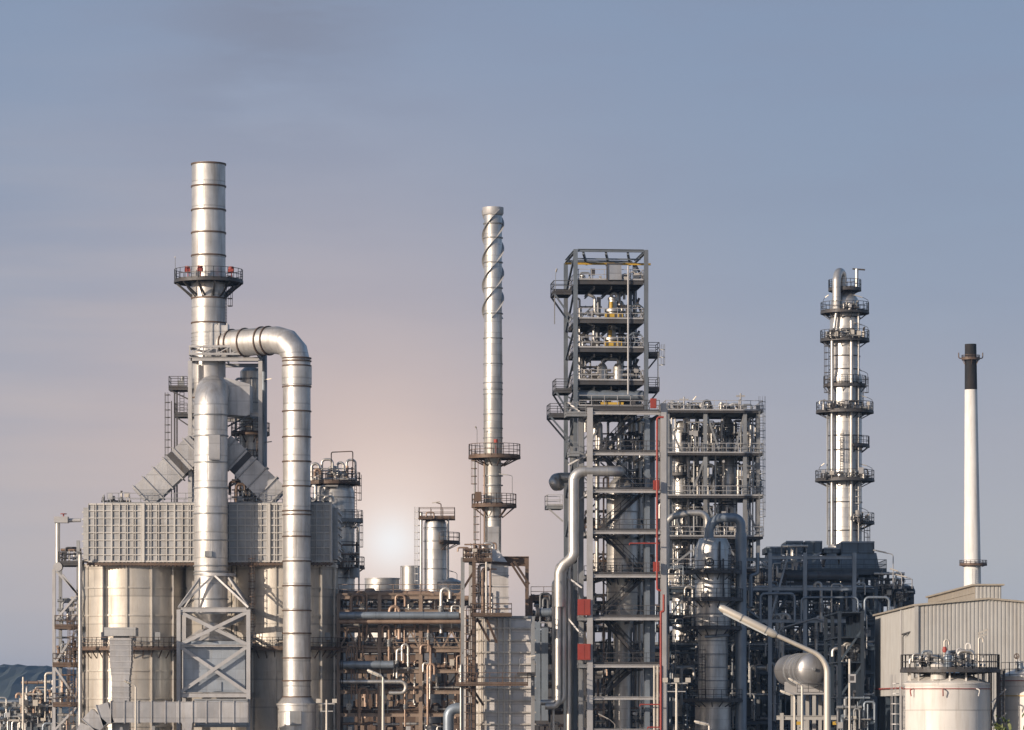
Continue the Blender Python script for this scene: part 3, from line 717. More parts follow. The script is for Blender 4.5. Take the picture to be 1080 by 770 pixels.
# left middle: banded column with piping crown
D = 425.; s = sc(D)
g = column('process_column', 'broad silver column with a crown of looped pipes and brown landings right of the furnace', 352, D,
    [(2.35, None), (2.35, 520), (2.1, 513), (1.2, 509)], 'clad', [(2.35, p) for p in (525, 540, 556, 572, 590, 610, 640, 680, 720)],
    [(509, .3, 3.0, 0, 2*PI, 'steelbr', 12), (549, 2.4, 3.3, -1.7, .6, 'galv', 5), (598, 2.4, 3.5, -PI, .4, 'steelbr', 9), (645, 2.4, 3.3, -PI, .2, 'steelbr', 7)],
    [(2.6, -.6, 598, 549, 'steelbr'), (2.5, -1.3, 549, 510, 'steelbr')])
for i, (a, b_, h, r) in enumerate(((-2.4, -1.6, 490, .17), (-1.3, -.1, 485, .15), (.4, 1.1, 488, .15), (1.5, 2.5, 486, .13), (-2.0, .8, 497, .1))):
    y = -1.4 + .7 * (i % 3)
    child_pipe(g, [(a, y, Z(509, D)), (a, y, Z(h, D)), (b_, y, Z(h, D)), (b_, y, Z(509, D))], r)
child_pipe(g, [(-.2, -1.6, Z(506, D)), (-.2, -1.6, Z(478, D)), (2.2, -1.6, Z(477, D)), (2.2, -1.6, Z(500, D))], .06, 'steelbr', 'hoist_frame')
child_pipe(g, [(.6, -2.6, Z(514, D)), (-1.4, -2.6, Z(514, D)), (-1.4, -2.6, Z(560, D))], .14)
child_pipe(g, [(-2.2, -2.4, Z(514, D)), (-1.9, -2.6, Z(514, D)), (-1.9, -2.6, Z(600, D))], .2)
child_pipe(g, [(2.8, -1.2, Z(552, D)), (2.8, -1.2, Z(596, D)), (1.8, -2.2, Z(600, D))], .16)
child_pipe(g, [(2.1, -2.0, Z(556, D)), (2.9, -2.0, Z(556, D)), (2.9, -2.0, Z(640, D))], .1)
MB().tube([(2.4, -2.2, Z(610, D)), (2.4, -2.2, Z(600, D))], .55, 16).build('pump_head', 'galvlt', g)
d = MB()
for i in range(7):
    z = Z(540 + i * 9, D); d.box(-3.0, -.95, -2.86, -2.75, z - .05, z + .05)
for x in (-3.0, -2.4, -1.8, -1.2, -.95): d.box(x - .06, x + .06, -2.9, -2.7, Z(594, D), Z(537, D))
d.build('cooling_panel', 'gridrib', g, smooth=False)
manifold('brown and silver pipe cluster on the lower landing of the broad crowned column', (X(364, 421), 421, Z(598, 421)), 3.2, 2.8, 1.2, 7, ('pipebr', 'pipe', 'steelbr'), k=6)
manifold('valve row on the crown landing of the broad silver column', (X(352, 423), 423, Z(509, 423)), 4.8, 1.9, 2.0, 17, ('pipebr', 'pipe', 'pipe'), k=7)

# small column with square landing
D = 440.
g = column('process_column', 'small slender silver column with two little railed landings, left of the slim strake chimney', 459, D,
    [(1.32, None), (1.32, 556), (1.25, 551), (1.0, 547), (.4, 544.5)], 'clad', [(1.32, p) for p in (557, 571, 600, 625)],
    [(572, 1.35, 2.9, -1.2, .3, 'steelbr', 3)], [(-1.7, -.3, 640, 543, 'galvlt')])
rect_platform(g, -1.9, 2.3, -1.7, 1.4, Z(546, D), 'steelbr', 'fblr', depth=.2)
child_pipe(g, [(-1.0, -1.75, Z(546, D)), (-1.0, -1.75, Z(541, D)), (-.1, -1.75, Z(541, D)), (-.1, -1.75, Z(548, D))], .08, 'pipebr')
child_pipe(g, [(1.5, -1.0, Z(548, D)), (1.5, -1.3, Z(620, D))], .14)
child_pipe(g, [(-1.6, -1.2, Z(660, D)), (-1.6, -1.2, Z(541, D))], .17)
child_pipe(g, [(.7, -1.0, Z(546, D)), (.7, -1.0, Z(532, D)), (.1, -1.0, Z(530.5, D))], .06, 'steelbr', 'lamp_post')
MB().beam((-.35, -1, Z(531, D)), (.6, -1, Z(529.5, D)), .16, .1).build('lamp_head', 'lamp', g, smooth=False)
for px, D, r, top, mm, lab in ((418, 500, 6.0, 661, 'white', 'wide pale tank half hidden behind the lattice band of the brown rack'), (403, 438, 2.0, 610, 'clad', 'low silver tank standing under the sun glow left of the small slender column'), (433, 450, 1.05, 597, 'pipe', 'narrow upright tank just left of the small slender silver column'), (476, 436, 1.45, 614, 'clad', 'small cone-roofed tank just right of the small slender silver column')):
    g = thing('storage_tank', lab, 'tank', (X(px, D), D, 0))
    zz = Z(top, D); pr = [(r, Z(645, D) if px != 418 else 0), (r, zz)] + ([(.15, zz + r * .35)] if px == 476 else [])
    sh = MB().lathe(pr, n=32).build('shell', mm, g)
    MB().lathe([(r + .06, zz - .12), (r + .06, zz + .02), (r - .1, zz + .02), (r - .1, zz - .12)], n=32, closed=True).build('rim', 'galvlt', sh)
    for a in (-1, 1): MB().beam((a * r * .7, 0, 0), (a * r * .7, 0, Z(645, D)), .3).build('leg', 'steelbr', g, smooth=False)
    if px not in (403, 418): ladder(g, -r - .1, -.2, Z(645, D), zz, PI, 'steelbr', cage=False)
lamp_arm(thing('rack_lamp', 'thin lamp on the roofline just left of the slim chimney frame', 'lamp', (X(482, 425), 425, Z(618, 425))), 0, 0, 0, -.9, .3, up=1.4)

# ------------------------------------------------------------------ pipe racks
def rack(label, place, px0, px1, D, depth, rows, bays, mat, seed, npipe=3, truss=(), col=.4, pmats=('pipe', 'pipebr', 'pipedk'), rr=(.12, .4), group=None, rails=(), drops=10, front=True, plabel=None):
    """steel rack with beams at the given image rows; pipes lie on the beams as things of their own"""
    rnd = random.Random(seed)
    g = thing('pipe_rack', label, 'pipe rack', (X(px0, D), D, 0))
    Wd = X(px1, D) - X(px0, D); zs = [Z(p, D) for p in rows]
    xs = spread(0, Wd, bays + 1)
    for x in xs:
        for y in (0, depth): MB().ibeam((x, y, 0), (x, y, zs[0] + .2), col, col).build('column', mat, g, smooth=False)
    for i, z in enumerate(zs):
        d = MB()
        for y in (0, depth): d.ibeam((col/2, y, z - .2), (Wd - col/2, y, z - .2), .28, .4)
        for x in xs: d.ibeam((x, .2, z - .2), (x, depth - .2, z - .2), .28, .38)
        lv = d.build('level_frame', mat, g, smooth=False)
        if rows[i] in rails: MB().rail([(0, -.25, z + .06), (Wd, -.25, z + .06)], 1.1, .06, 1.4).build('railing', mat, lv, smooth=False)
    for (ra, rb) in truss:
        za, zb_ = Z(ra, D) - .4, Z(rb, D)
        for i in range(bays):
            m = max(1, round((xs[i+1] - xs[i]) / (za - zb_) / 1.1))
            for k in range(m):
                a = xs[i] + (xs[i+1] - xs[i]) * k / m; b_ = xs[i] + (xs[i+1] - xs[i]) * (k + 1) / m; c_ = (a + b_) / 2
                MB().beam((a + .1, 0, zb_), (c_, 0, za), .18).beam((c_, 0, za), (b_ - .1, 0, zb_), .18).build('brace', mat, g, smooth=False)
    for i, z in enumerate(zs):
        used = []
        for k in range(npipe):
            y = .6 + (depth - 1.2) * (k + rnd.uniform(.2, .8)) / npipe; r = rnd.uniform(*rr)
            a = rnd.choice((0, 0, rnd.uniform(0, Wd * .5))); b_ = rnd.choice((Wd, Wd, rnd.uniform(Wd * .6, Wd)))
            pts = [W(px0, 0, D)]
            base = Vector((X(px0, D), D, 0)); q = [base + Vector((a, y, z + r + .004)), base + Vector((b_, y, z + r + .004))]
            e = rnd.random(); dz = rnd.choice((-1, 1)) * rnd.uniform(1.2, 2.4)
            if e < .35 and i < len(zs) - 1: q.append(q[-1] + Vector((0, 0, -abs(dz))))
            elif e < .5: q.append(q[-1] + Vector((0, 0, abs(dz) * .6)))
            m_ = rnd.choice(pmats)
            kind = {'galvlt': 'pale grey', 'pipe': 'silver', 'pipebr': 'brown', 'pipedk': 'dark', 'pipebl': 'blue-grey'}[m_]
            process_pipe(f'{kind} pipe along {["the top", "the second", "the third", "the fourth", "the fifth", "the sixth", "the seventh"][i]} level of the {plabel or place}, {["front", "next-to-front", "middle", "rear", "rearmost", "hindmost"][k]} run',
                         q, r, m_, group=group or ('pipes lying on the ' + place), n=10, k=3, bands=rnd.choice((1.8, 2.6, 6)))
    for k in range(drops):
        x = rnd.uniform(.3, Wd - .3); y = rnd.choice((-.35, -.35, depth * rnd.uniform(.2, .7))); i = rnd.randrange(0, len(zs) - 1); r = rnd.choice((.07, .1, .14, .2))
        z1 = zs[i] + rnd.uniform(-.2, .8); z0 = zs[min(len(zs) - 1, i + rnd.choice((1, 1, 2)))] - rnd.uniform(0, 1.5)
        dx = rnd.choice((-1, 1)) * rnd.uniform(.4, 1.6)
        pts = bend([(x, y, z0), (x, y, z1), (x + dx, y, z1), (x + dx, y, z1 - rnd.uniform(.6, 1.4))], r * 2.5, 3)
        mm = rnd.choice(pmats); d = MB().tube(pts, r, 9)
        for f in (.3, .6): d.collar((x, y, z0 + (z1 - z0) * f), (0, 0, 1), r, .08, r * .5, 9)
        p = d.build('down_pipe', mm, g)
        if rnd.random() < .5:
            zz = (z0 + z1) / 2; vd = MB(); valve_mb(vd, (x, y, zz), (0, 0, 1), r * 1.1); vd.tube([(x, y, zz), (x, y - r * 5, zz)], r * .45, 7); vv = vd.build('valve', 'galv', p)
            wd = MB(); wheel_mb(wd, (x, y - r*5, zz), (0, 1, 0), .22); wd.build('hand_wheel', 'steel', vv, smooth=False)
    return g
def row_manifolds(place, px0, px1, D, row, n, h, seed, mats, w=None, dp=1.6, group=None):
    for i in range(n):
        px = px0 + (px1 - px0) * (i + .5) / n; ww = w or abs(X(px1, D) - X(px0, D)) / n * .9
        manifold(f'{["leftmost", "second", "third", "fourth", "fifth", "sixth"][i] if n > 1 else "tangled"} valve cluster {place}', (X(px, D), D, max(Z(row, D), .05)), ww, h, dp, seed + i, mats, group=group or f'valve clusters {place}')

cm = ('pipe', 'pipebr', 'pipebr', 'pipebr'); cm2 = ('pipe', 'pipebr', 'pipebr', 'pipe', 'steelbr')  # mostly brown pipes, their tint standing in for the warm bloom here
rack('long brown steel pipe rack with a lattice band between the furnace and the slim chimney', 'rack right of the furnace', 357, 487, 406, 7, (628, 643, 662, 684, 706, 728, 752), 3, 'rackbloom', 11, 4, ((662, 684),), pmats=cm, rr=(.12, .42), rails=(628, 684), drops=40)
rack('rear brown pipe rack seen through the one right of the furnace', 'rear rack right of the furnace', 350, 500, 444, 7, (634, 655, 680, 703, 725, 750), 5, 'rackbloom', 12, 3, ((703, 725),), pmats=cm, rr=(.15, .45), drops=18)
for i, row in enumerate((643, 684, 706, 728, 752, 790)):
    row_manifolds(['on the top deck', 'on the third level', 'on the fourth level', 'on the fifth level', 'on the lowest level', 'on the ground'][i] + ' of the rack right of the furnace', 360, 486, 407, row, 4, [1.5, 1.3, 1.4, 1.4, 1.5, 3.2][i], 200 + 10 * i, cm2)
process_pipe('fat pale blue-grey pipe lying along the upper rack right of the furnace', [W(358, 649, 403.6), W(484, 649, 403.6)], .38, 'pipebl', flange=False)
process_pipe('long brown pipe under the fat pale one right of the furnace', [W(358, 655.5, 404), W(486, 655.5, 404)], .26, 'pipebr', flange=False)
process_pipe('short fat blue-grey pipe half-way down the rack right of the furnace', [W(358, 701, 404.5), W(415, 701, 404.5)], .42, 'pipebl')
process_pipe('fat grey elbow pipe rising at the foot of the slim chimney furnace', [W(473, 790, 389), W(473, 747, 389), W(500, 747, 389)], .56, 'pipebl', .9)
process_pipe('thin silver pipe with a raised bend on the rack right of the furnace', [W(358, 719, 404), W(428, 719, 404), W(428, 731, 404), W(410, 731, 404)], .22, 'pipe')

# ------------------------------------------------------------------ slim chimney with its heater
D = 395.
g = thing('slim_chimney', 'slim silver chimney with spiral strakes at its top and two round brown landings', 'chimney', (X(520, D), D, 0))
sh = MB().lathe([(.85, Z(600, D)), (.85, Z(484, D)), (.98, Z(480, D)), (.98, Z(380, D)), (.93, Z(340, D)), (.93, Z(222, D)), (.8, Z(220, D))], n=32).build('shaft', 'clad', g)
rings(sh, .95, [Z(p, D) for p in (236, 251, 277, 304, 331, 357, 384, 404, 411, 416, 437, 452, 462, 468, 489, 502, 512, 530, 545)], .1, .09, 32, 'galv')
MB().lathe([(1.02, Z(227, D)), (1.1, Z(225, D)), (1.1, Z(219, D)), (.92, Z(219, D)), (.92, Z(227, D))], n=32, closed=True).build('rim', 'galvlt', sh)
for k in range(3):
    d = MB(); n_ = 90; za_, zb_ = Z(336, D), Z(222, D); o = 0
    for i in range(n_ + 1):
        t = 2*PI*k/3 + 2*PI * 1.45 * i / n_ + .4; z = za_ + (zb_ - za_) * i / n_; c_, s_ = math.cos(t), math.sin(t)
        for r, e in ((.92, -.012), (1.17, -.01), (1.17, .01), (.92, .012)): d.v.append((r*c_, r*s_, z + e))
    for i in range(n_):
        for j in range(4): a, b_ = i*4 + j, i*4 + (j+1) % 4; d.f.append((a, b_, b_ + 4, a + 4))
    d.f.append((0, 3, 2, 1)); d.f.append((n_*4, n_*4+1, n_*4+2, n_*4+3))
    d.build('spiral_strake', 'galvlt', sh, smooth=True)
ring_platform(g, Z(481.5, D), 1.0, 2.72, 0, 2*PI, 'steelbr', 26, 12, drop=1.0, h=1.25, cx=.15)
ring_platform(g, Z(533, D), .9, 2.35, 0, 2*PI, 'steelbr', 26, 10, drop=1.3, h=1.15, cx=.1)
MB().tube([(.3, -1.6, Z(481, D)), (.3, -1.6, Z(471, D))], .04, 6).tube([(.3, -1.6, Z(468.5, D)), (.3, -1.6, Z(464.5, D))], .22, 12).build('warning_lamp', 'red', g)
lamp_arm(g, -1.65, -1.6, Z(481, D), -.15, .3, 'galv', up=2.6)
lamp_arm(g, 2.0, -1.2, Z(533, D), -1.1, .15, 'galv', up=3.0)
MB().box(-1.9, -1.2, -2.0, -1.5, Z(533, D) + .3, Z(533, D) + 1.3).build('control_box', 'steelbr', g, smooth=False)
MB().box(-.55, .6, -1.35, -.8, Z(600, D), Z(556, D)).build('side_duct', 'duct', g, smooth=False)
ladder(g, -1.55, -.5, Z(533, D), Z(483, D), PI, 'steelbr'); ladder(g, -1.3, -.9, Z(592, D), Z(535, D), PI, 'steelbr')
child_pipe(g, [(-.9, -.8, Z(590, D)), (-.9, -.8, Z(486, D))], .09, 'pipebr'); child_pipe(g, [(-1.9, -.6, Z(590, D)), (-1.9, -.6, Z(486, D))], .1, 'galv', 'post')
g = thing('heater', 'tall rectangular panelled heater under the slim striped-ring chimney, with a narrow upper casing', 'furnace', (X(512, 391), 391, 0), R(10))
a_, b_ = 5.0, 5.8
z0_, z1_ = 0, Z(650, 391)
hb = MB().box(0, a_, 0, b_, z0_, z1_).build('casing', 'heater', g, smooth=False)
z = Z(764, 391)
for i in range(10):
    if z < z1_: MB().box(-.26, a_ + .26, -.26, b_ + .26, z - .08, z + .08).build('stiffener', 'lamp', hb, smooth=False)
    z += 1.24
for x in (.0, 1.35, 1.95, 2.55, a_): MB().box(x - .09, x + .09, -.2, -.004, 0, z1_ - .05).build('rib', 'lamp', hb, smooth=False)
for y in (1.7, 3.4, b_): MB().box(-.2, -.004, y - .09, y + .09, 0, z1_ - .05).build('rib', 'lamp', hb, smooth=False)
MB().box(-.2, a_ + .2, -.2, b_ + .2, z1_ - .2, z1_ + .05).build('roof_plate', 'galv', hb, smooth=False)
ub = MB().box(.9, 2.6, 1.1, 3.0, z1_ + .05, Z(594, 391)).build('upper_casing', 'heater', g, smooth=False)
z = z1_ + .8
while z < Z(597, 391): MB().box(.84, 2.66, 1.04, 3.06, z - .05, z + .05).build('stiffener', 'galvlt', ub, smooth=False); z += 1.15
MB().add([(.9, 1.1, Z(594, 391)), (2.6, 1.1, Z(594, 391)), (2.6, 3, Z(594, 391)), (.9, 3, Z(594, 391)), (.8, 1.7, Z(580, 391)), (1.7, 1.7, Z(580, 391)), (1.7, 2.8, Z(580, 391)), (.8, 2.8, Z(580, 391))], [(0, 1, 5, 4), (1, 2, 6, 5), (2, 3, 7, 6), (3, 0, 4, 7), (4, 5, 6, 7), (3, 2, 1, 0)]).build('cone', 'heater', ub, smooth=False)
g = thing('access_frame', 'brown steel access frame with landings and ladders wrapped around the panelled heater', 'steel frame', (X(487, 388), 388, 0))
def gx(px, d=388): return X(px, d) - X(487, 388)
for px, y, tp, m_ in ((488, 0, 588, 'galv'), (500, -.4, 588, 'steelbr'), (496, 3, 592, 'galvlt'), (556, 5, 588, 'steelbr'), (562, 1, 650, 'galv')):
    MB().ibeam((gx(px), y, 0), (gx(px), y, Z(tp, 388)), .38, .38).build('column', m_, g, smooth=False)
MB().ibeam((gx(530), 5, Z(589, 388) - .1), (gx(556) + .2, 5, Z(589, 388) - .1), .5, 1.0).build('top_beam', 'steelbr', g, smooth=False)
MB().ibeam((gx(488), 3, Z(590, 388)), (gx(556), 5.1, Z(594, 388)), .25, .3).build('cross_beam', 'steelbr', g, smooth=False)
for a, c_ in (((539, 594), (556, 620)), ((542, 592), (558, 616)), ((512, 650), (524, 678)), ((503, 652), (516, 676)), ((491, 722), (504, 742)), ((497, 724), (510, 744)), ((488, 622), (500, 602)), ((488, 690), (500, 660))):
    MB().beam((gx(a[0]), -.1, Z(a[1], 388)), (gx(c_[0]), .3, Z(c_[1], 388)), .2).build('brace', 'steelbr', g, smooth=False)
rect_platform(g, gx(496), gx(540), -1.0, 1.9, Z(648, 388), 'steelbr', 'fblr', depth=.18)
rect_platform(g, gx(480), gx(503), -1.4, 1.6, Z(721, 388), 'steelbr', 'fbl', depth=.18)
rect_platform(g, gx(503), gx(557), -1.8, .3, Z(721, 388), 'steelbr', 'fr', depth=.18)
rect_platform(g, gx(488), gx(519), -.5, 2.5, Z(590, 388), 'steelbr', 'fbl', depth=.18)
rect_platform(g, gx(545), gx(565), -.5, 1.2, Z(709, 388), 'steel', 'r', joists=False)
ladder(g, gx(494), -.5, 0, Z(648, 388), -PI/2, 'steelbr'); ladder(g, gx(503), -.2, Z(648, 388), Z(590, 388), -PI/2, 'steelbr')
for i, (px, a, b2, r, m_) in enumerate(((491, 640, 770, .14, 'galvlt'), (501, 655, 790, .12, 'galvlt'), (509, 600, 650, .2, 'pipebr'), (513, 590, 648, .12, 'pipe'), (517, 600, 648, .1, 'pipebr'), (505, 596, 640, .16, 'pipe'), (486, 700, 790, .1, 'pipe'))):
    child_pipe(g, [(gx(px), -.3 + .2 * (i % 3), max(.1, Z(b2, 388))), (gx(px), -.3 + .2 * (i % 3), Z(a, 388)), (gx(px + 6), .8, Z(a, 388))], r, m_, 'riser')
child_pipe(g, [(gx(502), .4, Z(615, 388)), (gx(512), .4, Z(613, 388)), (gx(512), .4, Z(600, 388))], .12, 'galvlt', 'handrail_bend')
manifold('valve tangle on the top landing beside the slim silver chimney', (X(503, 390), 390, Z(590, 390)), 2.6, 1.8, 1.6, 51, ('pipebr', 'pipe', 'steelbr'), k=7)
manifold('valve tangle on the middle landing in front of the narrow heater casing', (X(508, 389), 389, Z(648, 389)), 2.2, 3.6, 1.2, 52, ('pipebr', 'pipe', 'pipe'), k=6)
manifold('valve tangle on the lower left landing beside the panelled heater', (X(493, 389), 389, Z(721, 389)), 2.0, 3.2, 1.2, 53, ('pipebr', 'pipe', 'steelbr'), k=6)
lamp_arm(thing('rack_lamp', 'short slanting lamp over the right side of the panelled heater', 'lamp', (X(548, 388.2), 388.2, Z(709, 388))), 0, 0, 0, 1.3, .25, up=1.4)


# between the heater and the main tower
rack('brown pipe rack between the panelled heater and the big open steel tower', 'rack right of the heater', 560, 614, 420, 8, (630, 650, 672, 696, 722, 750), 1, 'steelbr', 31, 4, (), pmats=('pipedk', 'pipebr', 'pipe'), rails=(630,), drops=12)
row_manifolds('on top of the rack right of the heater', 562, 592, 422, 642, 2, 1.4, 330, ('pipebr', 'steel', 'pipe'))
for i, row in enumerate((672, 696, 722, 750, 790)):
    row_manifolds(f'on the {["third", "fourth", "fifth", "lowest", "ground"][i]} level of the rack right of the heater', 562, 612, 418, row, 2, 1.8 if row < 780 else 3, 340 + i * 7, ('pipebr', 'pipedk', 'pipe'))
process_pipe('grey pipe level with the heater top, running to the tall bundle of risers', [W(565, 646, 408), W(592, 646, 408)], .45, 'pipebl')

g = thing('vessel_pair', 'pair of tall narrow dark panels between the heater and the pipe risers', 'heat exchanger', (X(572, 412), 412, 0))
for px, t_ in ((566.5, 656), (574.5, 662)):
    x = X(px, 412) - X(572, 412); MB().box(x - .36, x + .36, 0, 1.2, Z(760, 412), Z(t_, 412)).build('panel', 'pipebl', g, smooth=False)
for x in (-.8, .8): MB().beam((x, .6, 0), (x, .6, Z(740, 412)), .2).build('leg', 'steel', g, smooth=False)
# the big riser in front of the tower
D = 393.
process_pipe('big silver pipe dropping down the left side of the main steel tower', [W(654, 497, D + 6), W(652, 497, D + .5), W(605, 497, D), W(605, 587, D), W(594, 596, D), W(590, 604, D), W(590, 640, D)], .56, 'pipe', 1.1, k=6, n=24, bands=1.6)
process_pipe('silver pipe stub looping out behind the big pipe left of the main tower', [W(607, 504, D + 9), W(586, 504, D + 9), W(583, 512, D + 6), W(590, 512, D + 9)], .56, 'pipe', .8, n=20)
for i, (px, t_, r, end) in enumerate(((588.5, 596, .34, 575), (594.5, 600, .3, 570), (600, 590, .26, None), (583.5, 612, .16, None))):
    pts = [W(px + 6, t_ + 1, D + 1 + i * .5), W(px, t_, D + i * .5)]
    pts += [W(px, 745 - 4 * i if end else 800, D + i * .5)] + ([W(end, 745 - 4 * i, D + i * .5)] if end else [])
    process_pipe(f'{["leftmost fat", "second", "third", "thinnest"][i]} silver riser of the bundle left of the big steel tower', pts, r, 'pipe', .7, group='riser bundle left of the big steel tower', n=18)

# ------------------------------------------------------------------ main open steel tower (upper part)
D = 396.; RZ = R(5.0)
g = thing('structural_tower', 'tallest open steel tower with stacked railed decks and yellow machinery, centre right', 'steel tower', (X(607, D), D, 0), RZ)
def lz(py, d=396.): return Z(py, d)
TW, TD = (682 - 607) * sc(D), 10.0
FL = [300, 341, 371.5, 406, 433]
for i, x in enumerate((0, TW)):
    for j, y in enumerate((0, TD)):
        MB().ibeam((x, y, 0), (x, y, lz(263 if j == 0 else 266)), .42, .44, .08).build('column', 'towersteel', g, smooth=False)
MB().ibeam((TW * .86, TD * .55, 0), (TW * .86, TD * .55, lz(290)), .4, .4).build('column', 'towersteel', g, smooth=False)
zt_ = lz(264)
d = MB()
d.ibeam((.25, 0, zt_), (TW - .25, 0, zt_), .28, .3).ibeam((.25, TD, zt_), (TW - .25, TD, zt_), .28, .3).ibeam((0, .25, zt_), (0, TD - .25, zt_), .28, .3).ibeam((TW, .25, zt_), (TW, TD - .25, zt_), .28, .3)
for k in (.3, .62, .93): d.beam((TW * k - 1.4, .1, zt_ - .25), (TW * k, TD - .1, zt_ - .25), .22, .3)
for y in (3.2, 6.6): d.beam((.2, y, zt_ - .5), (TW - .2, y, zt_ - .5), .14)
d.build('head_frame', 'towersteel', g, smooth=False)
MB().ibeam((-.6, TD * .5, zt_ - .8), (TW + 1.1, TD * .5, zt_ - .8), .18, .22).build('crane_beam', 'yellow', g, smooth=False)
MB().box(TW * .55, TW * .55 + .5, TD * .5 - .25, TD * .5 + .25, zt_ - 1.6, zt_ - 1.0).tube([(TW * .55 + .25, TD*.5, zt_ - 1.6), (TW * .55 + .25, TD*.5, zt_ - 3)], .04, 6).build('hoist', 'yellow', g, smooth=False)
for i, py in enumerate(FL):
    z = lz(py - 5)
    p = rect_platform(g, .26, TW - .26, -.1, TD + .1, z, 'steel', 'fblr', 'galvlt', depth=.4)
    d = MB()
    for y in (2.5, 5, 7.5): d.ibeam((.4, y, z - .38), (TW - .4, y, z - .38), .2, .4)
    for x in (2, 3.8, 5.6): d.ibeam((x, .2, z - .8), (x, TD - .2, z - .8), .16, .3)
    d.build('joists', 'steel', p, smooth=False)
br = [((0, 300), (0, 266)), ]
for a, b_ in ((264, 300), (300, 341), (341, 371), (371, 406), (406, 433), (433, 478), (478, 520), (520, 562)):
    za, zb_ = lz(a) - .3, lz(b_) + .1
    MB().beam((-.02, .3, za), (-.02, TD - .3, zb_), .2, .2).build('brace', 'towersteel', g, smooth=False)
    MB().beam((TW + .02, .3, zb_), (TW + .02, TD - .3, za), .2, .2).build('brace', 'steel', g, smooth=False)
for (xa, pa, xb, pb) in ((.3, 345, TW * .5, 371), (.3, 376, TW * .45, 404), (TW - .3, 345, TW * .78, 371), (TW - .4, 375, TW * .75, 404), (TW - .3, 310, TW * .8, 340)):
    MB().beam((xa, TD * .35, lz(pa)), (xb, TD * .35, lz(pb)), .24).build('brace', 'steel', g, smooth=False)
for i, (pa, pb) in enumerate(((300, 341), (341, 371), (371, 406), (406, 433), (433, 477), (477, 516), (516, 560))):
    za, zb_ = lz(pa) - .4, lz(pb) + .2; k = i % 2
    MB().beam((TW * (.02 if k else .98), TD - .15, za), (TW * .5, TD - .15, zb_), .15).build('brace', 'towersteel', g, smooth=False)
    MB().beam((TW * .5, TD - .15, za), (TW * (.98 if k else .02), TD - .15, zb_), .15).build('brace', 'towersteel', g, smooth=False)
for i, (x, pa, pb, r, m_) in enumerate(((.9, 310, 560, .12, 'pipe'), (1.5, 345, 560, .2, 'pipe'), (2.2, 372, 560, .1, 'galv'), (5.2, 302, 560, .14, 'pipe'), (5.8, 310, 560, .2, 'pipe'), (6.5, 345, 560, .12, 'galv'), (6.9, 280, 560, .09, 'galvlt'), (3.2, 406, 560, .22, 'pipe'), (4.2, 410, 560, .14, 'pipe'))):
    yy = TD * .45 + (i * 37 % 10) * .4; e = .5 if i % 2 else -.5
    child_pipe(g, [(x, yy, lz(pb)), (x, yy, lz(pa)), (x + e, yy, lz(pa)), (x + e, yy, lz(pa + 8))], r, m_, 'riser', 10)
# side landings
for py, x0_, x1_, ra in ((306, -2.2, -.3, 'fbl'), (410, -2.0, -.3, 'fbl'), (436, -2.6, -.3, 'fbl')):
    rect_platform(g, x0_, x1_, 1.0, 4.6, lz(py), 'steel', ra)
    MB().beam((x0_ + .1, 1.1, lz(py) - .3), (-.2, 1.1, lz(py + 30)), .18).build('bracket', 'towersteel', g, smooth=False)
    MB().beam((x0_ + .1, 4.4, lz(py) - .3), (-.2, 4.4, lz(py + 30)), .18).build('bracket', 'towersteel', g, smooth=False)
for py in (371, 408):
    rect_platform(g, TW + .3, TW + 1.5, .6, 3.6, lz(py), 'steel', 'fbr')
    MB().beam((TW + 1.4, .8, lz(py) - .3), (TW + .2, .8, lz(py + 18)), .16).build('bracket', 'steel', g, smooth=False)
ladder(g, -2.0, 2.0, lz(340), lz(306), PI, 'galv', cage=False)
ladder(g, TW + 1.3, .4, lz(406), lz(371), 0, 'galv')
MB().tube([(TW * .74, -.35, lz(416)), (TW * .74, -.35, lz(280))], .1, 8).build('hose_riser', 'galvlt', g)
lamp_arm(g, -2.0, 1.0, lz(306), .1, .6, up=1.6)
MB().box(3.4, 4.8, -.3, 1.2, lz(295), lz(279)).build('control_cabin', 'duct', g, smooth=False)
MB().box(3.3, 4.9, -.4, 1.3, lz(278.9), lz(277.6)).box(3.2, 3.4, -.4, -.3, lz(295), lz(279)).build('cabin_roof', 'steel', g, smooth=False)
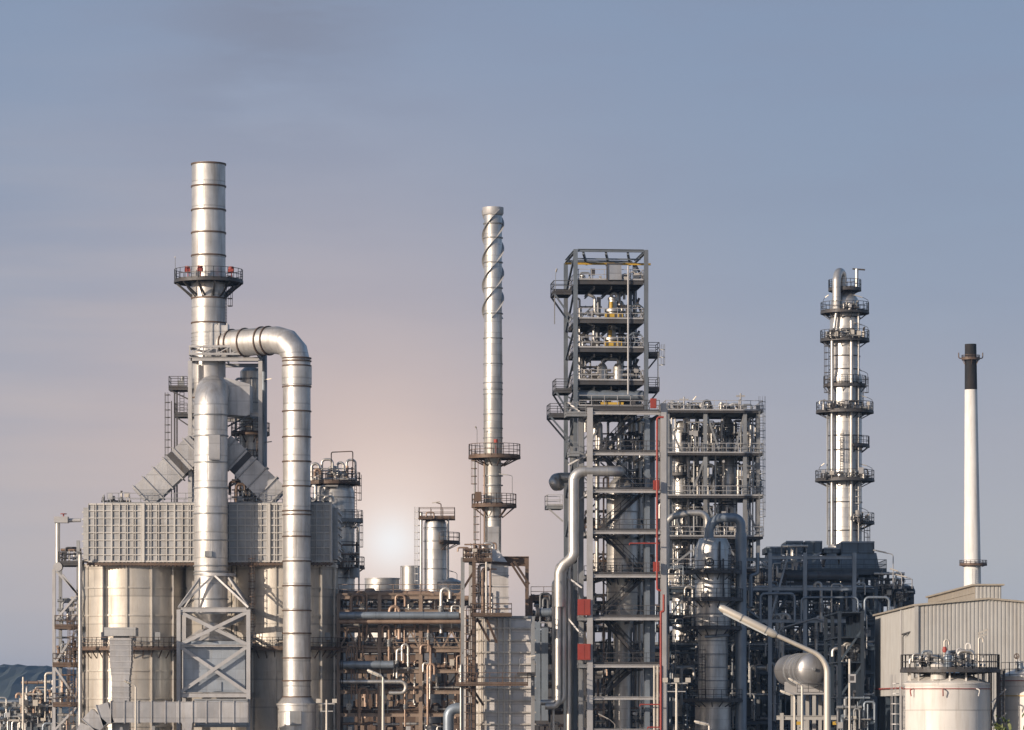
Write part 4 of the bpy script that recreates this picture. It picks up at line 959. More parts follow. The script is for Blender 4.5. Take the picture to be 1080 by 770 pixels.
for px, row, m_ in ((646, 341, 'pipe'), (645, 371, 'pipe'), (646, 406, 'pipe')):
    mg = thing('machinery_unit', {341: 'upper machine with yellow guard panels on the second deck of the tallest steel tower', 371: 'lower machine with yellow guard panels on the third deck of the tallest steel tower', 406: 'silver twin-drum unit on the fourth deck of the tallest steel tower'}[row], 'machine', (X(px, D + 3), D + 3, lz(row - 5)), RZ)
    if row != 406:
        MB().lathe([(.55, 0), (.55, .9), (.85, 1.0), (.85, 1.25), (.5, 1.35), (.42, 2.2), (.5, 2.25), (.5, 2.5), (.2, 2.6)], n=18).build('body', m_, mg)
        MB().box(-.9, 1.0, -.9, -.8, .25, .8).build('guard', 'yellow', mg, smooth=False)
        for x in (-.7, .1, .6): MB().box(x, x + .25, -.94, -.905, .35, .7).build('slot', 'steel', mg, smooth=False)
        child_pipe(mg, [(-.1, .3, 1.2), (-.1, .3, 3.0), (.5, .3, 3.0), (.5, .3, 2.2)], .18, 'pipe')
        child_pipe(mg, [(-1.4, .5, 0), (-1.4, .5, 2.6)], .22, 'galv', 'standpipe')
        wd = MB(); wheel_mb(wd, (2.4, -1, .9), (0, 1, 0), .85, .13); wd.build('hose_reel', 'steelbl' if row == 341 else 'pipebl', mg, smooth=False)
        child_pipe(mg, [(-.4, 0, .7), (-1.9, -.2, .7), (-1.9, -.2, 2.5), (-2.6, -.2, 2.8)], .16, 'pipe')
        child_pipe(mg, [(.5, 0, 1.6), (1.5, 0, 1.6), (1.5, 0, .2)], .12, 'steel')
        MB().tube([(-.2, -.6, 1.2), (-.2, -.6, 2.0)], .2, 10).build('actuator', 'yellow', mg)
    else:
        for x in (-1.1, .6): MB().lathe([(.2, 0), (.55, .2), (.55, 1.6), (.3, 2.0)], cx=x, n=16).build('drum', 'pipe', mg)
        child_pipe(mg, [(-2.2, -.2, .8), (2.2, -.2, .8)], .2, 'pipe', 'header')
        child_pipe(mg, [(-1.1, 0, 1.9), (-1.1, 0, 2.5), (.6, 0, 2.5), (.6, 0, 1.9)], .14, 'pipe')
g2 = thing('horizontal_drum', 'pale blue horizontal drum over a yellow plate on the fifth deck of the tallest tower', 'drum', (X(642, D), D + 1.4, lz(428)), RZ)
MB().tube([(-3.6, 0, 1.2), (-3.4, 0, 1.2), (3.6, 0, 1.2), (3.9, 0, 1.2)], [.3, .55, .55, .3], 20).build('shell', 'pipebl', g2)
MB().box(-.9, 1.5, -.9, -.8, 0, .42).build('plate', 'yellow', g2, smooth=False)
for x in (-2.6, 2.6): MB().box(x - .2, x + .2, -.4, .4, 0, .75).build('saddle', 'steel', g2, smooth=False)
for i, (row, n_) in enumerate(((300, 2), (341, 2), (371.5, 2), (406, 3), (433, 3))):
    for k in range(n_):
        lab = f'small pipework on the {["first", "second", "third", "fourth", "fifth"][i]} deck of the tallest steel tower, {["left", "right", "rear"][k]} side'
        manifold(lab, (X(624 + 40 * (k % 2) + (10 if k == 2 else 0), D + 5), D + (4 if k < 2 else 7.5), lz(row - 5)), 2.3, 1.5 if i == 0 else 2.0, 1.6, 400 + 5*i + k, ('pipe', 'galv', 'steel'), RZ)

# ------------------------------------------------------------------ lower frame in front
D = 393.
g = thing('stair_tower', 'lower open steel frame with zigzag stairs, its right edge lined with red pipe', 'steel frame', (X(622, D), D, 0), RZ)
def lx(px): return (px - 622) * sc(D)
LW = lx(700)
for x, y, m_, t_ in ((0, 0, 'galvlt', 430), (LW, -.2, 'galvlt', 425), (lx(614), 1.2, 'galv', 433), (0, 9, 'galv', 433), (LW, 9, 'galv', 433), (LW - 1.3, 3, 'pipebl', 440), (lx(612), 8, 'galv', 433)):
    MB().ibeam((x, y, 0), (x, y, Z(t_, D)), .58 if y < .5 else .5, .5, .1).build('column', m_, g, smooth=False)
MB().tube([(LW + .35, .2, 0), (LW + .35, .2, Z(430, D))], .13, 10).build('post', 'galvlt', g)
LF = [434, 477, 516.5, 560, 606, 651, 701, 735, 769]
for i, py in enumerate(LF):
    z = Z(py, D); deep = i not in (7, 8)
    d = MB(); zc = z - .14
    d.ibeam((.3, 0, zc), (LW - .3, -.1, zc), .3, .34)
    d.ibeam((.25, 9, zc), (LW - .25, 9, zc), .3, .5); d.ibeam((0, .3, zc), (0, 8.7, zc), .25, .4); d.ibeam((LW, .3, zc), (LW, 8.7, zc), .25, .4)
    lv = d.build('level_frame', 'galvlt', g, smooth=False)
    if deep:
        a = 3.6 if i > 1 else .3
        d = MB().box(.3, LW - .3, .3, a, z + .07, z + .13).box(.3, 1.8, a, 8.8, z + .07, z + .13)
        for x in (1.4, 2.8, 4.2, 5.6): d.ibeam((x, .3, z - .5), (x, 8.7, z - .5), .16, .26)
        d.build('deck', 'steel', lv, smooth=False)
        MB().rail([(.35, .28, z + .13), (LW - .35, .28, z + .13)]).build('railing', 'steel', lv, smooth=False)
        MB().rail([(.35, 8.7, z + .13), (LW - .35, 8.7, z + .13)]).build('railing', 'steel', lv, smooth=False)
def stair(g, xa, pa, xb, pb, y, m_='steel'):
    p, q = Vector((lx(xa), y, Z(pa, D))), Vector((lx(xb), y, Z(pb, D)))
    d = MB()
    for k in (-.45, .45): d.beam(p + Vector((0, k, 0)), q + Vector((0, k, 0)), .06, .32)
    n_ = int((q - p).length / .38)
    for i in range(n_): c_ = p.lerp(q, (i + .5) / n_); d.box(c_.x - .13, c_.x + .13, y - .42, y + .42, c_.z - .02, c_.z + .02)
    o = d.build('stair', m_, g, smooth=False)
    for k in (-.45, .45):
        r = MB()
        for h in (.55, 1.05): r.beam(p + Vector((0, k, h)), q + Vector((0, k, h)), .06)
        for i in range(5): c_ = p.lerp(q, i / 4) + Vector((0, k, 0)); r.beam(c_, c_ + Vector((0, 0, 1.05)), .06)
        r.build('railing', m_, o, smooth=False)
for i, (xa, pa, xb, pb) in enumerate(((637, 477, 672, 440), (640, 478, 680, 516), (638, 558, 680, 520), (640, 562, 684, 606), (640, 649, 684, 608), (644, 655, 684, 700), (640, 734, 676, 702))):
    stair(g, xa, pa, xb, pb, 4.2)
for a in ((614, 436, 600, 424), (622, 478, 600, 490), (614, 620, 596, 606), (614, 670, 600, 652), (622, 520, 606, 530)):
    MB().beam((lx(a[0]), .2, Z(a[1], D)), (lx(a[2]), .8, Z(a[3], D)), .16).build('brace', 'galvlt', g, smooth=False)
for py, x0_, x1_ in ((651, 610, 622), (701, 610, 622), (436, 597, 621), (478, 600, 614)):
    rect_platform(g, lx(x0_), lx(x1_) - .3, -.3, 2.2, Z(py, D) + .02, 'galv', 'l' if py > 500 else 'fl')
rect_platform(g, lx(581), lx(598), 4.0, 7.0, Z(531, D), 'galv', 'fbl', 'galvlt')
MB().beam((lx(582), 4.2, Z(531, D) - .3), (lx(598), 4.2, Z(548, D)), .16).build('bracket', 'galvlt', g, smooth=False)
for i, px in enumerate((690, 693.5, 697)):
    MB().tube([(lx(px), -.5, 0), (lx(px), -.5, Z(702, D))], .12, 8).build('thin_riser', 'lamp', g)
for py in (650, 697):
    bx = thing('hose_cabinet', f'{"upper" if py == 650 else "lower"} red cabinet on the left edge of the lower steel frame', 'cabinet', (X(616, D), D - .6, Z(py, D) + .09), RZ, 'red hose cabinets on the lower steel frame')
    MB().box(-.65, .65, -.3, .5, 0, 1.66).build('body', 'red', bx, smooth=False); MB().box(-.58, -.02, -.34, -.305, .1, 1.56).build('door', 'red', bx, smooth=False); MB().box(.02, .58, -.34, -.305, .1, 1.56).build('door', 'red', bx, smooth=False)
for py, px in ((432, 689), (518, 692), (604, 692)):
    bx = thing('alarm_box', f'red alarm box on the right side of the {"top" if py < 450 else ("fifth deck" if py > 600 else "third deck")} of the lower frame', 'box', (X(px, D), D - .5, Z(py, D) + .1), RZ)
    MB().box(-.3, .3, -.2, .3, 0, 1.0).build('body', 'red', bx, smooth=False); MB().box(-.24, .24, -.23, -.205, .1, .9).build('door', 'red', bx, smooth=False)
process_pipe('long red fire-water pipe climbing the upper right edge of the lower steel frame', [W(700, 440, D - 1.2), W(693, 440, D - 1.2), W(693, 622, D - 1.2), W(697, 623, D - 1.2)], .11, 'red', .3, n=10, flange=False)
process_pipe('long red fire-water pipe climbing the lower right edge of the lower steel frame', [W(697, 800, D - 1.2), W(697, 645, D - 1.2), W(700, 645, D - 1.2), W(700, 627, D - 1.2)], .12, 'red', .3, n=10, flange=False)
for i, (xa, xb, py) in enumerate(((664, 696, 573), (675, 697, 743), (683, 697, 767))):
    process_pipe(f'{["upper", "middle", "lowest"][i]} thin red branch pipe across the lower steel frame', [W(xa, py + 2, D - .8), W(xa, py, D - .8), W(xb, py, D - .8)], .07, 'red', .2, n=8, flange=False)
lamp_arm(g, lx(648), -.6, Z(768, D), -1.4, .9, 'lamp', up=.4)
for i, (px, pa, pb, r, m_) in enumerate(((628, 440, 640, .14, 'pipe'), (632, 480, 700, .1, 'galv'), (637, 440, 600, .2, 'pipe'), (643, 500, 760, .1, 'pipebr'), (680, 440, 610, .26, 'pipe'), (684, 470, 760, .16, 'pipe'), (688, 440, 700, .22, 'pipe'), (676, 520, 700, .1, 'galv'), (634, 610, 780, .16, 'pipedk'), (650, 660, 780, .2, 'pipedk'), (668, 656, 780, .24, 'pipe'), (681, 610, 780, .12, 'pipe'), (640, 442, 476, .3, 'pipe'), (660, 442, 476, .22, 'pipe'))):
    yy = 5.2 + (i * 37 % 10) * .33; e = 5 if i % 2 else -5
    child_pipe(g, [(lx(px), yy, Z(pb, D)), (lx(px), yy, Z(pa, D)), (lx(px + e), yy, Z(pa, D)), (lx(px + e), yy, Z(pa + 12, D))], r, m_, 'riser', 10)
for a in ((622, 477, 640, 436), (700, 520, 684, 478), (622, 560, 606, 530), (614, 701, 602, 670), (660, 700, 640, 735)):
    MB().beam((lx(a[0]), 4, Z(a[1], D)), (lx(a[2]), 4, Z(a[3], D)), .2).build('brace', 'galv', g, smooth=False)
# vessel inside
D2 = 399.
v = column('reactor_vessel', 'tall silver cone-headed vessel standing inside the big steel tower', 656, D2,
    [(.9, None), (.9, 664), (1.65, 645), (1.65, 520), (1.2, 508), (.6, 502), (.6, 488), (.4, 484)], 'clad', [(1.65, p) for p in (523, 540, 575, 590, 625, 642)], [(608, 1.7, 2.6, -PI, 0, 'steel', 6)], n=36)
v = column('reactor_vessel', 'narrow silver column behind the cone-headed vessel, upper half of the lower steel frame', 676, 402.,
    [(.7, None), (.7, 445), (.3, 441)], 'clad', [(.7, p) for p in (460, 490, 530, 580, 640)], n=20)
for i, (row, x) in enumerate(((477, 640), (477, 668), (516.5, 672), (560, 632), (606, 640), (606, 676), (651, 636), (651, 670), (701, 640), (701, 670), (735, 650), (769, 640), (769, 675), (800, 640), (800, 670))):
    lv_ = {477: 'second', 516.5: 'third', 560: 'fourth', 606: 'fifth', 651: 'sixth', 701: 'seventh', 735: 'eighth', 769: 'ninth', 800: 'ground'}[row]
    manifold(f'dark valve cluster on the {lv_} level inside the lower steel frame, {"left" if x < 655 else "right"} side', (X(x, 400), 400, max(.05, Z(row, D) + .2)), 2.8, 2.6 if row not in (735, 769) else 2.2, 2.4, 500 + i, ('pipedk', 'pipe', 'pipebr', 'steel'), RZ, k=7)
rack('dark rear rack filling the inside of the lower steel frame', 'rear rack inside the lower steel frame', 616, 704, 412, 6, (640, 662, 688, 712, 738, 760), 2, 'steel', 61, 3, (), pmats=('pipedk', 'pipebl', 'pipebr', 'pipe'), drops=16, plabel='rack behind the lower steel frame')

# ------------------------------------------------------------------ second tower with two columns
D = 424.
g = thing('structural_tower', 'square open steel tower of three decks holding two silver columns, right of the tallest one', 'steel tower', (X(704, D), D, 0), R(3))
def lx2(px): return (px - 704) * sc(D)
SW, SD = lx2(800), 9.0
for px, y in ((704, 0), (744, 0), (786, 0), (800, 0), (704, 9), (744, 9), (800, 9)):
    MB().ibeam((lx2(px), y, 0), (lx2(px), y, Z(427, D)), .42, .42).build('column', 'galv', g, smooth=False)
for i, py in enumerate((433, 478, 523, 566, 600)):
    p = rect_platform(g, -.3, SW + .5, -.6, SD + .2, Z(py, D), 'steel', 'fblr', 'galvlt', depth=.2)
for a in ((786, 440, 800, 476), (800, 482, 786, 521), (786, 527, 800, 564), (786, 434, 775, 478), (744, 433, 760, 478), (704, 523, 720, 566), (744, 482, 730, 520), (744, 527, 760, 563), (704, 440, 718, 476), (760, 566, 786, 600), (704, 600, 744, 570)):
    MB().beam((lx2(a[0]), .1, Z(a[1], D)), (lx2(a[2]), .1, Z(a[3], D)), .22).build('brace', 'galv', g, smooth=False)
ladder(g, SW + .3, -.9, Z(566, D), Z(427, D), -PI/2, 'galv'); ladder(g, lx2(806) - .6, 2.5, Z(566, D), Z(433, D), 0, 'steel', cage=False)
for x, h in ((722, 418), (782, 414)):
    MB().tube([(lx2(x), .5, Z(433, D)), (lx2(x), .5, Z(h, D))], .1, 8).beam((lx2(x) - .5, .5, Z(h + 3, D)), (lx2(x) + .5, .5, Z(h + 3, D)), .14, .2).build('lamp_post', 'galvlt', g)
lamp_arm(g, lx2(728), -.4, Z(433, D), .5, .8, up=.6)
column('process_column', 'left silver column inside the square three-deck steel tower', 718, 428., [(.95, None), (.95, 452), (.8, 447), (.3, 444)], 'clad', [(.95, p) for p in (456, 472, 488, 505, 520, 540, 556)], [(500, 1.0, 2.0, -PI, .5, 'steel', 5), (541, 1.0, 2.1, -PI, 1.0, 'steel', 6)], n=24)
column('process_column', 'right silver column inside the square three-deck steel tower', 767, 428., [(1.0, None), (1.15, 566), (1.0, 522), (1.0, 487), (.85, 484), (.85, 448), (.3, 440)], 'clad', [(1.02, p) for p in (452, 462, 474, 492, 512, 535, 552)], [(458, .9, 1.7, -PI, 0, 'steel', 5)], n=24)
for i, (row, x) in enumerate(((433, 716), (433, 740), (433, 772), (478, 733), (478, 752), (478, 786), (523, 734), (523, 752), (523, 790), (566, 712), (566, 740), (566, 765), (600, 715), (600, 742), (600, 775))):
    lv_ = {433: 'top', 478: 'second', 523: 'third', 566: 'fourth', 600: 'lowest'}[row]
    manifold(f'valves and pipes on the {lv_} deck of the square three-deck tower, {["left", "middle", "right"][0 if x < 737 else (1 if x < 757 else 2)]} side', (X(x, D + 2), D + 1.6, Z(row, D)), 2.6, 1.3 if row == 433 else 4.2, 2.6, 600 + i, ('pipe', 'pipe', 'galv', 'pipedk'), k=9)
for i, (px, pa, pb, r, m_) in enumerate(((708, 450, 600, .16, 'pipe'), (711, 438, 600, .1, 'pipe'), (728, 440, 600, .2, 'pipe'), (733, 470, 600, .12, 'galv'), (738, 446, 600, .16, 'pipe'), (749, 446, 600, .2, 'pipe'), (756, 452, 600, .12, 'pipe'), (776, 470, 600, .16, 'pipe'), (780, 444, 600, .1, 'galv'), (790, 456, 600, .18, 'pipe'), (795, 440, 590, .09, 'pipe'))):
    yy = .6 + (i * 37 % 10) * .35
    child_pipe(g, [(lx2(px), yy, Z(pb, D)), (lx2(px), yy, Z(pa, D)), (lx2(px + (4 if i % 2 else -4)), yy, Z(pa, D)), (lx2(px + (4 if i % 2 else -4)), yy, Z(pa + 14, D))], r, m_, 'riser', 10)
# arch pipes in front
process_pipe('big blue-grey pipe arching over in front of the square three-deck tower', [W(748, 640, 413), W(748, 546, 413), W(781.5, 546, 413), W(781.5, 563, 413)], .5, 'pipebl', 1.6, n=22, k=8)
process_pipe('lower blue-grey pipe arching left behind the big arched one', [W(746, 575, 417), W(746, 541, 417), W(728, 541, 417), W(703, 546, 417), W(703, 600, 417)], .36, 'pipe', 1.2, n=18)
process_pipe('tall straight blue-grey pipe standing right of the dark shaded column', [W(781.5, 802.5, 413), W(781.5, 562, 413)], .62, 'pipebl', n=22)
# shaded column
D = 413.
g = column('process_column', 'shaded steel-blue column with three dark ring landings behind the long street lamp', 752, D,
    [(2.0, None), (1.95, 735), (1.62, 734), (1.62, 664), (1.98, 660), (1.98, 578), (1.5, 568)], 'pipebl' if False else 'clad', [(2.0, p) for p in (600, 616, 648)] + [(1.64, p) for p in (676, 690, 704, 718)],
    [(603, 2.0, 3.2, -PI - .4, .3, 'steel', 8), (632, 2.0, 3.3, -PI - .2, .6, 'steel', 9), (662, 1.95, 3.2, -PI - .2, .4, 'steel', 9), (738, 1.7, 3.3, -PI - .3, .5, 'steel', 10)],
    [(1.7, -2.0, 632, 585, 'steel'), (-1.1, -1.6, 738, 690, 'steel')], n=36)
wd = MB(); wheel_mb(wd, (-.5, -2.5, Z(594, D)), (0, 1, 0), .45, .12); wd.build('ring_handle', 'steel', g, smooth=False)
child_pipe(g, [(.6, -2.2, Z(600, D)), (.6, -2.2, Z(572, D))], .12, 'steel'); child_pipe(g, [(1.0, -2.1, Z(630, D)), (1.0, -2.1, Z(590, D))], .1, 'steel')
child_pipe(g, [(-1.0, -1.8, Z(672, D)), (1.6, -1.8, Z(670, D))], .15, 'pipebl')

# ------------------------------------------------------------------ dark blue rack area at the right
RM = ('pipebl', 'pipedk', 'pipedk', 'pipe')
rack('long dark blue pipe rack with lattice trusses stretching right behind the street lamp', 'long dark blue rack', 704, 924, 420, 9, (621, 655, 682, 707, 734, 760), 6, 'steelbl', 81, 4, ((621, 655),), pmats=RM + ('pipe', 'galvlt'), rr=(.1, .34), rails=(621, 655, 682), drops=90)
for lab, pa, pb, D_, top, m_, sd in (('long dark low plant building far behind the dark blue rack', 706, 935, 475, 668, 'steelbl', 1), ('long brown low plant building far behind the rack right of the furnace', 350, 505, 478, 690, 'steelbr', 2), ('dark low plant building far behind the big open steel tower', 560, 704, 476, 680, 'steel', 3)):
    g = thing('plant_building', lab, 'building', (X(pa, D_), D_, 0)); w_ = X(pb, D_) - X(pa, D_); h_ = Z(top, D_)
    wl = MB().box(0, w_, 0, 12, 0, h_).build('wall', m_, g, smooth=False); MB().box(-.3, w_ + .3, -.3, 12.3, h_, h_ + .35).build('roof', 'galv', g, smooth=False)
    for i in range(int(w_ / 2)): MB().box(2*i + .4, 2*i + 1.5, -.06, -.004, h_ * .55, h_ * .85).build('louvre', 'pipedk', wl, smooth=False)
rack('rear dark rack glimpsed through the long dark blue one', 'rear dark rack', 700, 930, 440, 8, (606, 628, 652, 676, 700, 730), 7, 'steelbl', 82, 3, ((652, 676), (700, 730)), pmats=('pipebl', 'pipedk', 'pipe'), rr=(.15, .5), drops=26)
k_ = 0
for i, row in enumerate((621, 655, 682, 707, 734, 792)):
    place = f'on the {["top", "second", "third", "fourth", "fifth", "ground"][i]} level of the dark blue rack'
    for j in range(6):
        px = 716 + 35 * j + (i * 7) % 15
        manifold(f'{["leftmost", "second", "third", "fourth", "fifth", "rightmost"][j]} valve cluster {place}', (X(px, 424), 422 + (j % 3), max(.05, Z(row, 420))), 3.2, [2.9, 2.5, 2.4, 2.4, 2.3, 3.6][i], 2.2, 700 + 10*i + j, ('pipedk', 'pipebl', 'pipe', 'pipe', 'galvlt'), k=8, group='valve clusters on the dark blue rack')
# pale front frame bays
D = 417.
g = thing('portal_frame', 'pale blue-grey steel portal frame with four posts in front of the dark cooler deck', 'steel frame', (X(812, D), D, 0))
for px in (785, 812, 849, 901):
    MB().ibeam((X(px, D) - X(812, D), 0, 0), (X(px, D) - X(812, D), 0, Z(583, D)), .42, .42).build('column', 'pipebl', g, smooth=False)
for a, b_, py in ((812, 901, 588), (785, 901, 621), (785, 901, 655), (785, 812, 590)):
    MB().ibeam((X(a, D) - X(812, D) + .25, 0, Z(py, D)), (X(b_, D) - X(812, D) - .25, 0, Z(py, D)), .26, .36).build('beam', 'pipebl', g, smooth=False)
for a in ((812, 600, 800, 588), (812, 655, 830, 590), (785, 640, 812, 660), (849, 590, 866, 583)):
    MB().beam((X(a[0], D) - X(812, D), .1, Z(a[1], D)), (X(a[2], D) - X(812, D), .1, Z(a[3], D)), .2).build('brace', 'pipebl', g, smooth=False)
for i, (pts, r) in enumerate((([(802, 655), (802, 626), (838, 626), (838, 655)], .14), ([(792, 640), (792, 606), (799, 606), (799, 583)], .2), ([(912, 655), (912, 630), (938, 630), (938, 660)], .14), ([(845, 655), (845, 630), (905, 630), (905, 655)], .1), ([(822, 700), (822, 663), (860, 652), (872, 656), (872, 700)], .1))):
    process_pipe(f'{["small arched pipe left of the second pale portal post", "kinked grey pipe left of the pale portal frame", "arched railing-like pipe at the right end of the blue rack", "wide low arched pipe between the right portal posts", "thin arched pipe frame above the round-ended vessel"][i]}', [W(a, b_, 416.5) for a, b_ in pts], r, 'pipebl' if i != 4 else 'galv', .5, n=10, flange=False)
# air cooler on top
D = 424.
g = thing('air_cooler', 'dark blue-grey banks of air coolers on a high deck below the tall column', 'air cooler', (X(866, D), D, 0))
def gx(px): return X(px, D) - X(866, D)
def frus(x0, x1, y0, y1, z0, z1, i0):
    return MB().add([(x0, y0, z0), (x1, y0, z0), (x1, y1, z0), (x0, y1, z0), (x0 + i0, y0 + i0, z1), (x1 - i0, y0 + i0, z1), (x1 - i0, y1 - i0, z1), (x0 + i0, y1 - i0, z1)], [(0, 1, 5, 4), (1, 2, 6, 5), (2, 3, 7, 6), (3, 0, 4, 7), (4, 5, 6, 7), (3, 2, 1, 0)])
za_, zb_ = Z(601, D), Z(583, D)
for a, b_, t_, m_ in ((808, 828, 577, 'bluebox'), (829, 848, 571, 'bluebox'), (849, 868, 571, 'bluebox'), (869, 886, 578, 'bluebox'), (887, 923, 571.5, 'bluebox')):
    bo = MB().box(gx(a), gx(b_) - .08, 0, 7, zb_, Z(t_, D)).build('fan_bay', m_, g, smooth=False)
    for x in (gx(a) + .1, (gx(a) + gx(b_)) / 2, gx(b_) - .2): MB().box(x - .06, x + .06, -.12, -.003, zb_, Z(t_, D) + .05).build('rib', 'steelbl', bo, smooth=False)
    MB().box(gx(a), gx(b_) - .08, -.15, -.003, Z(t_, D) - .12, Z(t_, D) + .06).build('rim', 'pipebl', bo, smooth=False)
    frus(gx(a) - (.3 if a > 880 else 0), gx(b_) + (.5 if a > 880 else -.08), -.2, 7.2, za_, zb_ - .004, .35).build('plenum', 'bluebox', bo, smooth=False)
rect_platform(g, gx(803), gx(934), -1.4, 8, za_ - .02, 'steelbl', 'fr', depth=.5)
for px in (806, 836, 866, 896, 920):
    for y in (0, 7): MB().ibeam((gx(px), y, 0), (gx(px), y, za_ - .6), .4, .4).build('column', 'steelbl', g, smooth=False)
for i, (y, zpy, r) in enumerate(((-.95, 608, .62), (-.6, 617, .3))):
    process_pipe(f'{"fat" if i == 0 else "thin"} dark header pipe running level under the air cooler deck', [Vector((X(800, D), D + y, Z(zpy, D))), Vector((X(904, D), D + y, Z(zpy, D)))], r, 'pipedk', n=18, bands=1.2)
manifold('pipes rising between the dark air cooler banks at the foot of the tall column', (X(838, 419), 419, Z(601, 419)), 3, 3.2, 1, 801, ('pipe', 'pipebl', 'galv'), k=5)
manifold('silver pipes at the right end of the high cooler deck', (X(938, 422), 421.5, Z(621, 422)), 3.4, 2.0, 1.5, 802, ('pipe', 'pipedk', 'galv'), k=7)
rack('small dark rack behind the warehouse corner, thick with short silver pipes', 'rack by the warehouse', 924, 962, 425, 8, (622, 634, 655, 690, 725), 1, 'steelbl', 83, 4, (), pmats=('pipedk', 'pipe', 'pipebl'), rr=(.1, .25), rails=(622,), drops=16)
for i, px in enumerate((931, 944, 955)): manifold(f'{["left", "middle", "right"][i]} pipe tangle on the small rack behind the warehouse corner', (X(px, 424), 424, Z(634, 424)), 1.9, 1.9, 2, 810 + i, ('pipe', 'pipedk', 'steelbl'), k=7)
for i, (px, py, h, dx) in enumerate(((942, 600, 1.6, -1.7), (951, 610, .6, -1.0), (962, 622, 1.2, -1.4))):
    g = thing('deck_lamp', f'{["tallest", "shortest", "rightmost"][i]} of three lamps on the rack behind the warehouse corner', 'lamp', (X(px, 420), 420, Z(621, 420)), 0, 'lamps on the rack behind the warehouse')
    hh = (621 - py) * .105 + h
    MB().tube(bend([(0, 0, 0), (0, 0, hh), (dx, 0, hh + .35)], .3, 4), .06, 8).build('lamp_post', 'galvlt', g)
    MB().beam((dx * .45, 0, hh + .2), (dx * 1.3, 0, hh + .48), .22, .14).build('lamp_head', 'lamp', g, smooth=False)

# ------------------------------------------------------------------ tall column at the right
D = 458.
g = column('distillation_column', 'tallest silver column on the right, ringed by dark landings under a curled top pipe', 891, D,
    [(2.06, None), (2.06, 400), (1.8, 392), (1.8, 325), (1.6, 316), (1.1, 309), (.5, 306)], 'clad', [(2.07, p) for p in (404, 425, 460, 475, 500, 530, 560)] + [(1.82, p) for p in (335, 350, 376, 390)],
    [(329, 1.85, 2.95, 0, 2*PI, 'steel', 12), (358.5, 1.85, 3.0, 0, 2*PI, 'steel', 12), (406.5, 2.0, 2.6, -PI - .3, .4, 'steel', 8), (434, 2.0, 3.5, 0, 2*PI, 'steel', 14),
     (470, 2.0, 3.0, -1.3, .2, 'steel', 4), (506, 2.0, 3.6, 0, 2*PI, 'steel', 14), (551, 2.0, 3.6, -1.0, .6, 'steel', 5), (305, .5, 2.0, 0, 2*PI, 'steel', 8)],
    [(2.1, -.9, 434, 406, 'steel'), (-.6, -2.1, 506, 462, 'galv'), (1.2, -1.8, 551, 508, 'galv'), (-1.9, -.9, 434, 360, 'steel'), (2.3, -.5, 600, 551, 'steel')], n=40, ringmat='steel')
child_pipe(g, [(-.3, -.2, Z(308, D)), (-.3, -.2, Z(288, D)), (-.9, -1.3, Z(288, D)), (-1.15, -1.9, Z(298, D)), (-1.15, -1.95, Z(330, D))], .52, 'clad', 'overhead_pipe', 20, .9)
child_pipe(g, [(-1.15, -1.95, Z(330, D)), (-1.5, -1.95, Z(350, D)), (-1.7, -1.95, Z(362, D)), (-1.7, -1.9, Z(575, D))], .2)
child_pipe(g, [(1.5, -1.7, Z(330, D)), (1.5, -1.7, Z(575, D))], .12, 'pipe'); child_pipe(g, [(.6, -2.25, Z(340, D)), (.6, -2.25, Z(590, D))], .22)
child_pipe(g, [(1.4, -.4, Z(306, D)), (1.4, -.4, Z(284, D))], .22); MB().beam((.9, -.4, Z(284, D)), (2.4, -.4, Z(285, D)), .3, .16).build('davit', 'steel', g, smooth=False)
child_pipe(g, [(-2.2, -1.0, Z(434, D)), (-2.2, -1.0, Z(575, D))], .09, 'galv')
for py, sgn in ((329, 1), (358, 1), (434, 1), (506, 1), (551, 1), (575, 1), (329, -1), (506, -1), (406, 1)):
    x = (2.7 if sgn > 0 else -2.7) if py not in (434, 506) else sgn * 3.2
    lamp_arm(g, x, -1.2 if py != 406 else -.8, Z(py, D), -sgn * .5 if sgn < 0 else -1.4, .5, 'steel', up=1.3)
for i, (row, x, w_) in enumerate(((358.5, 880, 2), (358.5, 902, 2.2), (434, 900, 4.5), (434, 878, 2.5), (506, 905, 3), (506, 874, 2), (329, 897, 2), (551, 908, 2))):
    manifold(f'{["left", "right", "right", "left", "right", "left", "small", "small"][i]} valve cluster on the {["second", "second", "fourth", "fourth", "sixth", "sixth", "first", "lowest"][i]} landing of the tallest right column', (X(x, 455.4), 455.0, Z(row, D)), w_, 1.1, .5, 820 + i, ('pipe', 'steel', 'galv'), k=5)

# ------------------------------------------------------------------ horizontal vessel
g = thing('horizontal_vessel', 'dull silver horizontal vessel with a domed end, raised on legs behind the big street lamp', 'vessel', (X(857, 378), 378, Z(706, 378)), 0)
ax = Vector((X(829, 392) - X(857, 378), 14, .0)); u = ax.normalized()
prof = [(-.5, .05), (-.48, .4), (-.41, .8), (-.29, 1.15), (-.12, 1.42), (.1, 1.58), (.3, 1.62)]
pts = [u * a for a, r in prof] + [u * 12]; rs = [r for a, r in prof] + [1.62]
sh = MB().tube(pts, rs, 40).build('shell', 'duct', g, ang=60)
for t in (.3, 2.0, 4, 7): MB().collar(u * t, u, 1.62, .16, .09, 40).build('ring', 'galv', sh)
MB().tube([u * -.8, u * -.45], .16, 12).build('nozzle', 'galv', sh)
for t in (1.6, 8):
    c_ = u * t; MB().box(c_.x - 1.3, c_.x + 1.3, c_.y - .2, c_.y + .2, -2.3, -1.2).build('saddle', 'galvlt', g, smooth=False)
MB().rail([(-1.6, -1.0, -2.4), (1.7, -1.0, -2.4)], 1.0).build('railing', 'steel', g, smooth=False)
for x in (-1.4, .1, 1.4):
    for y in (-.6, 8): MB().beam((x, y, -Z(706, 378)), (x, y, -2.3), .34).build('leg', 'sheet', g, smooth=False)
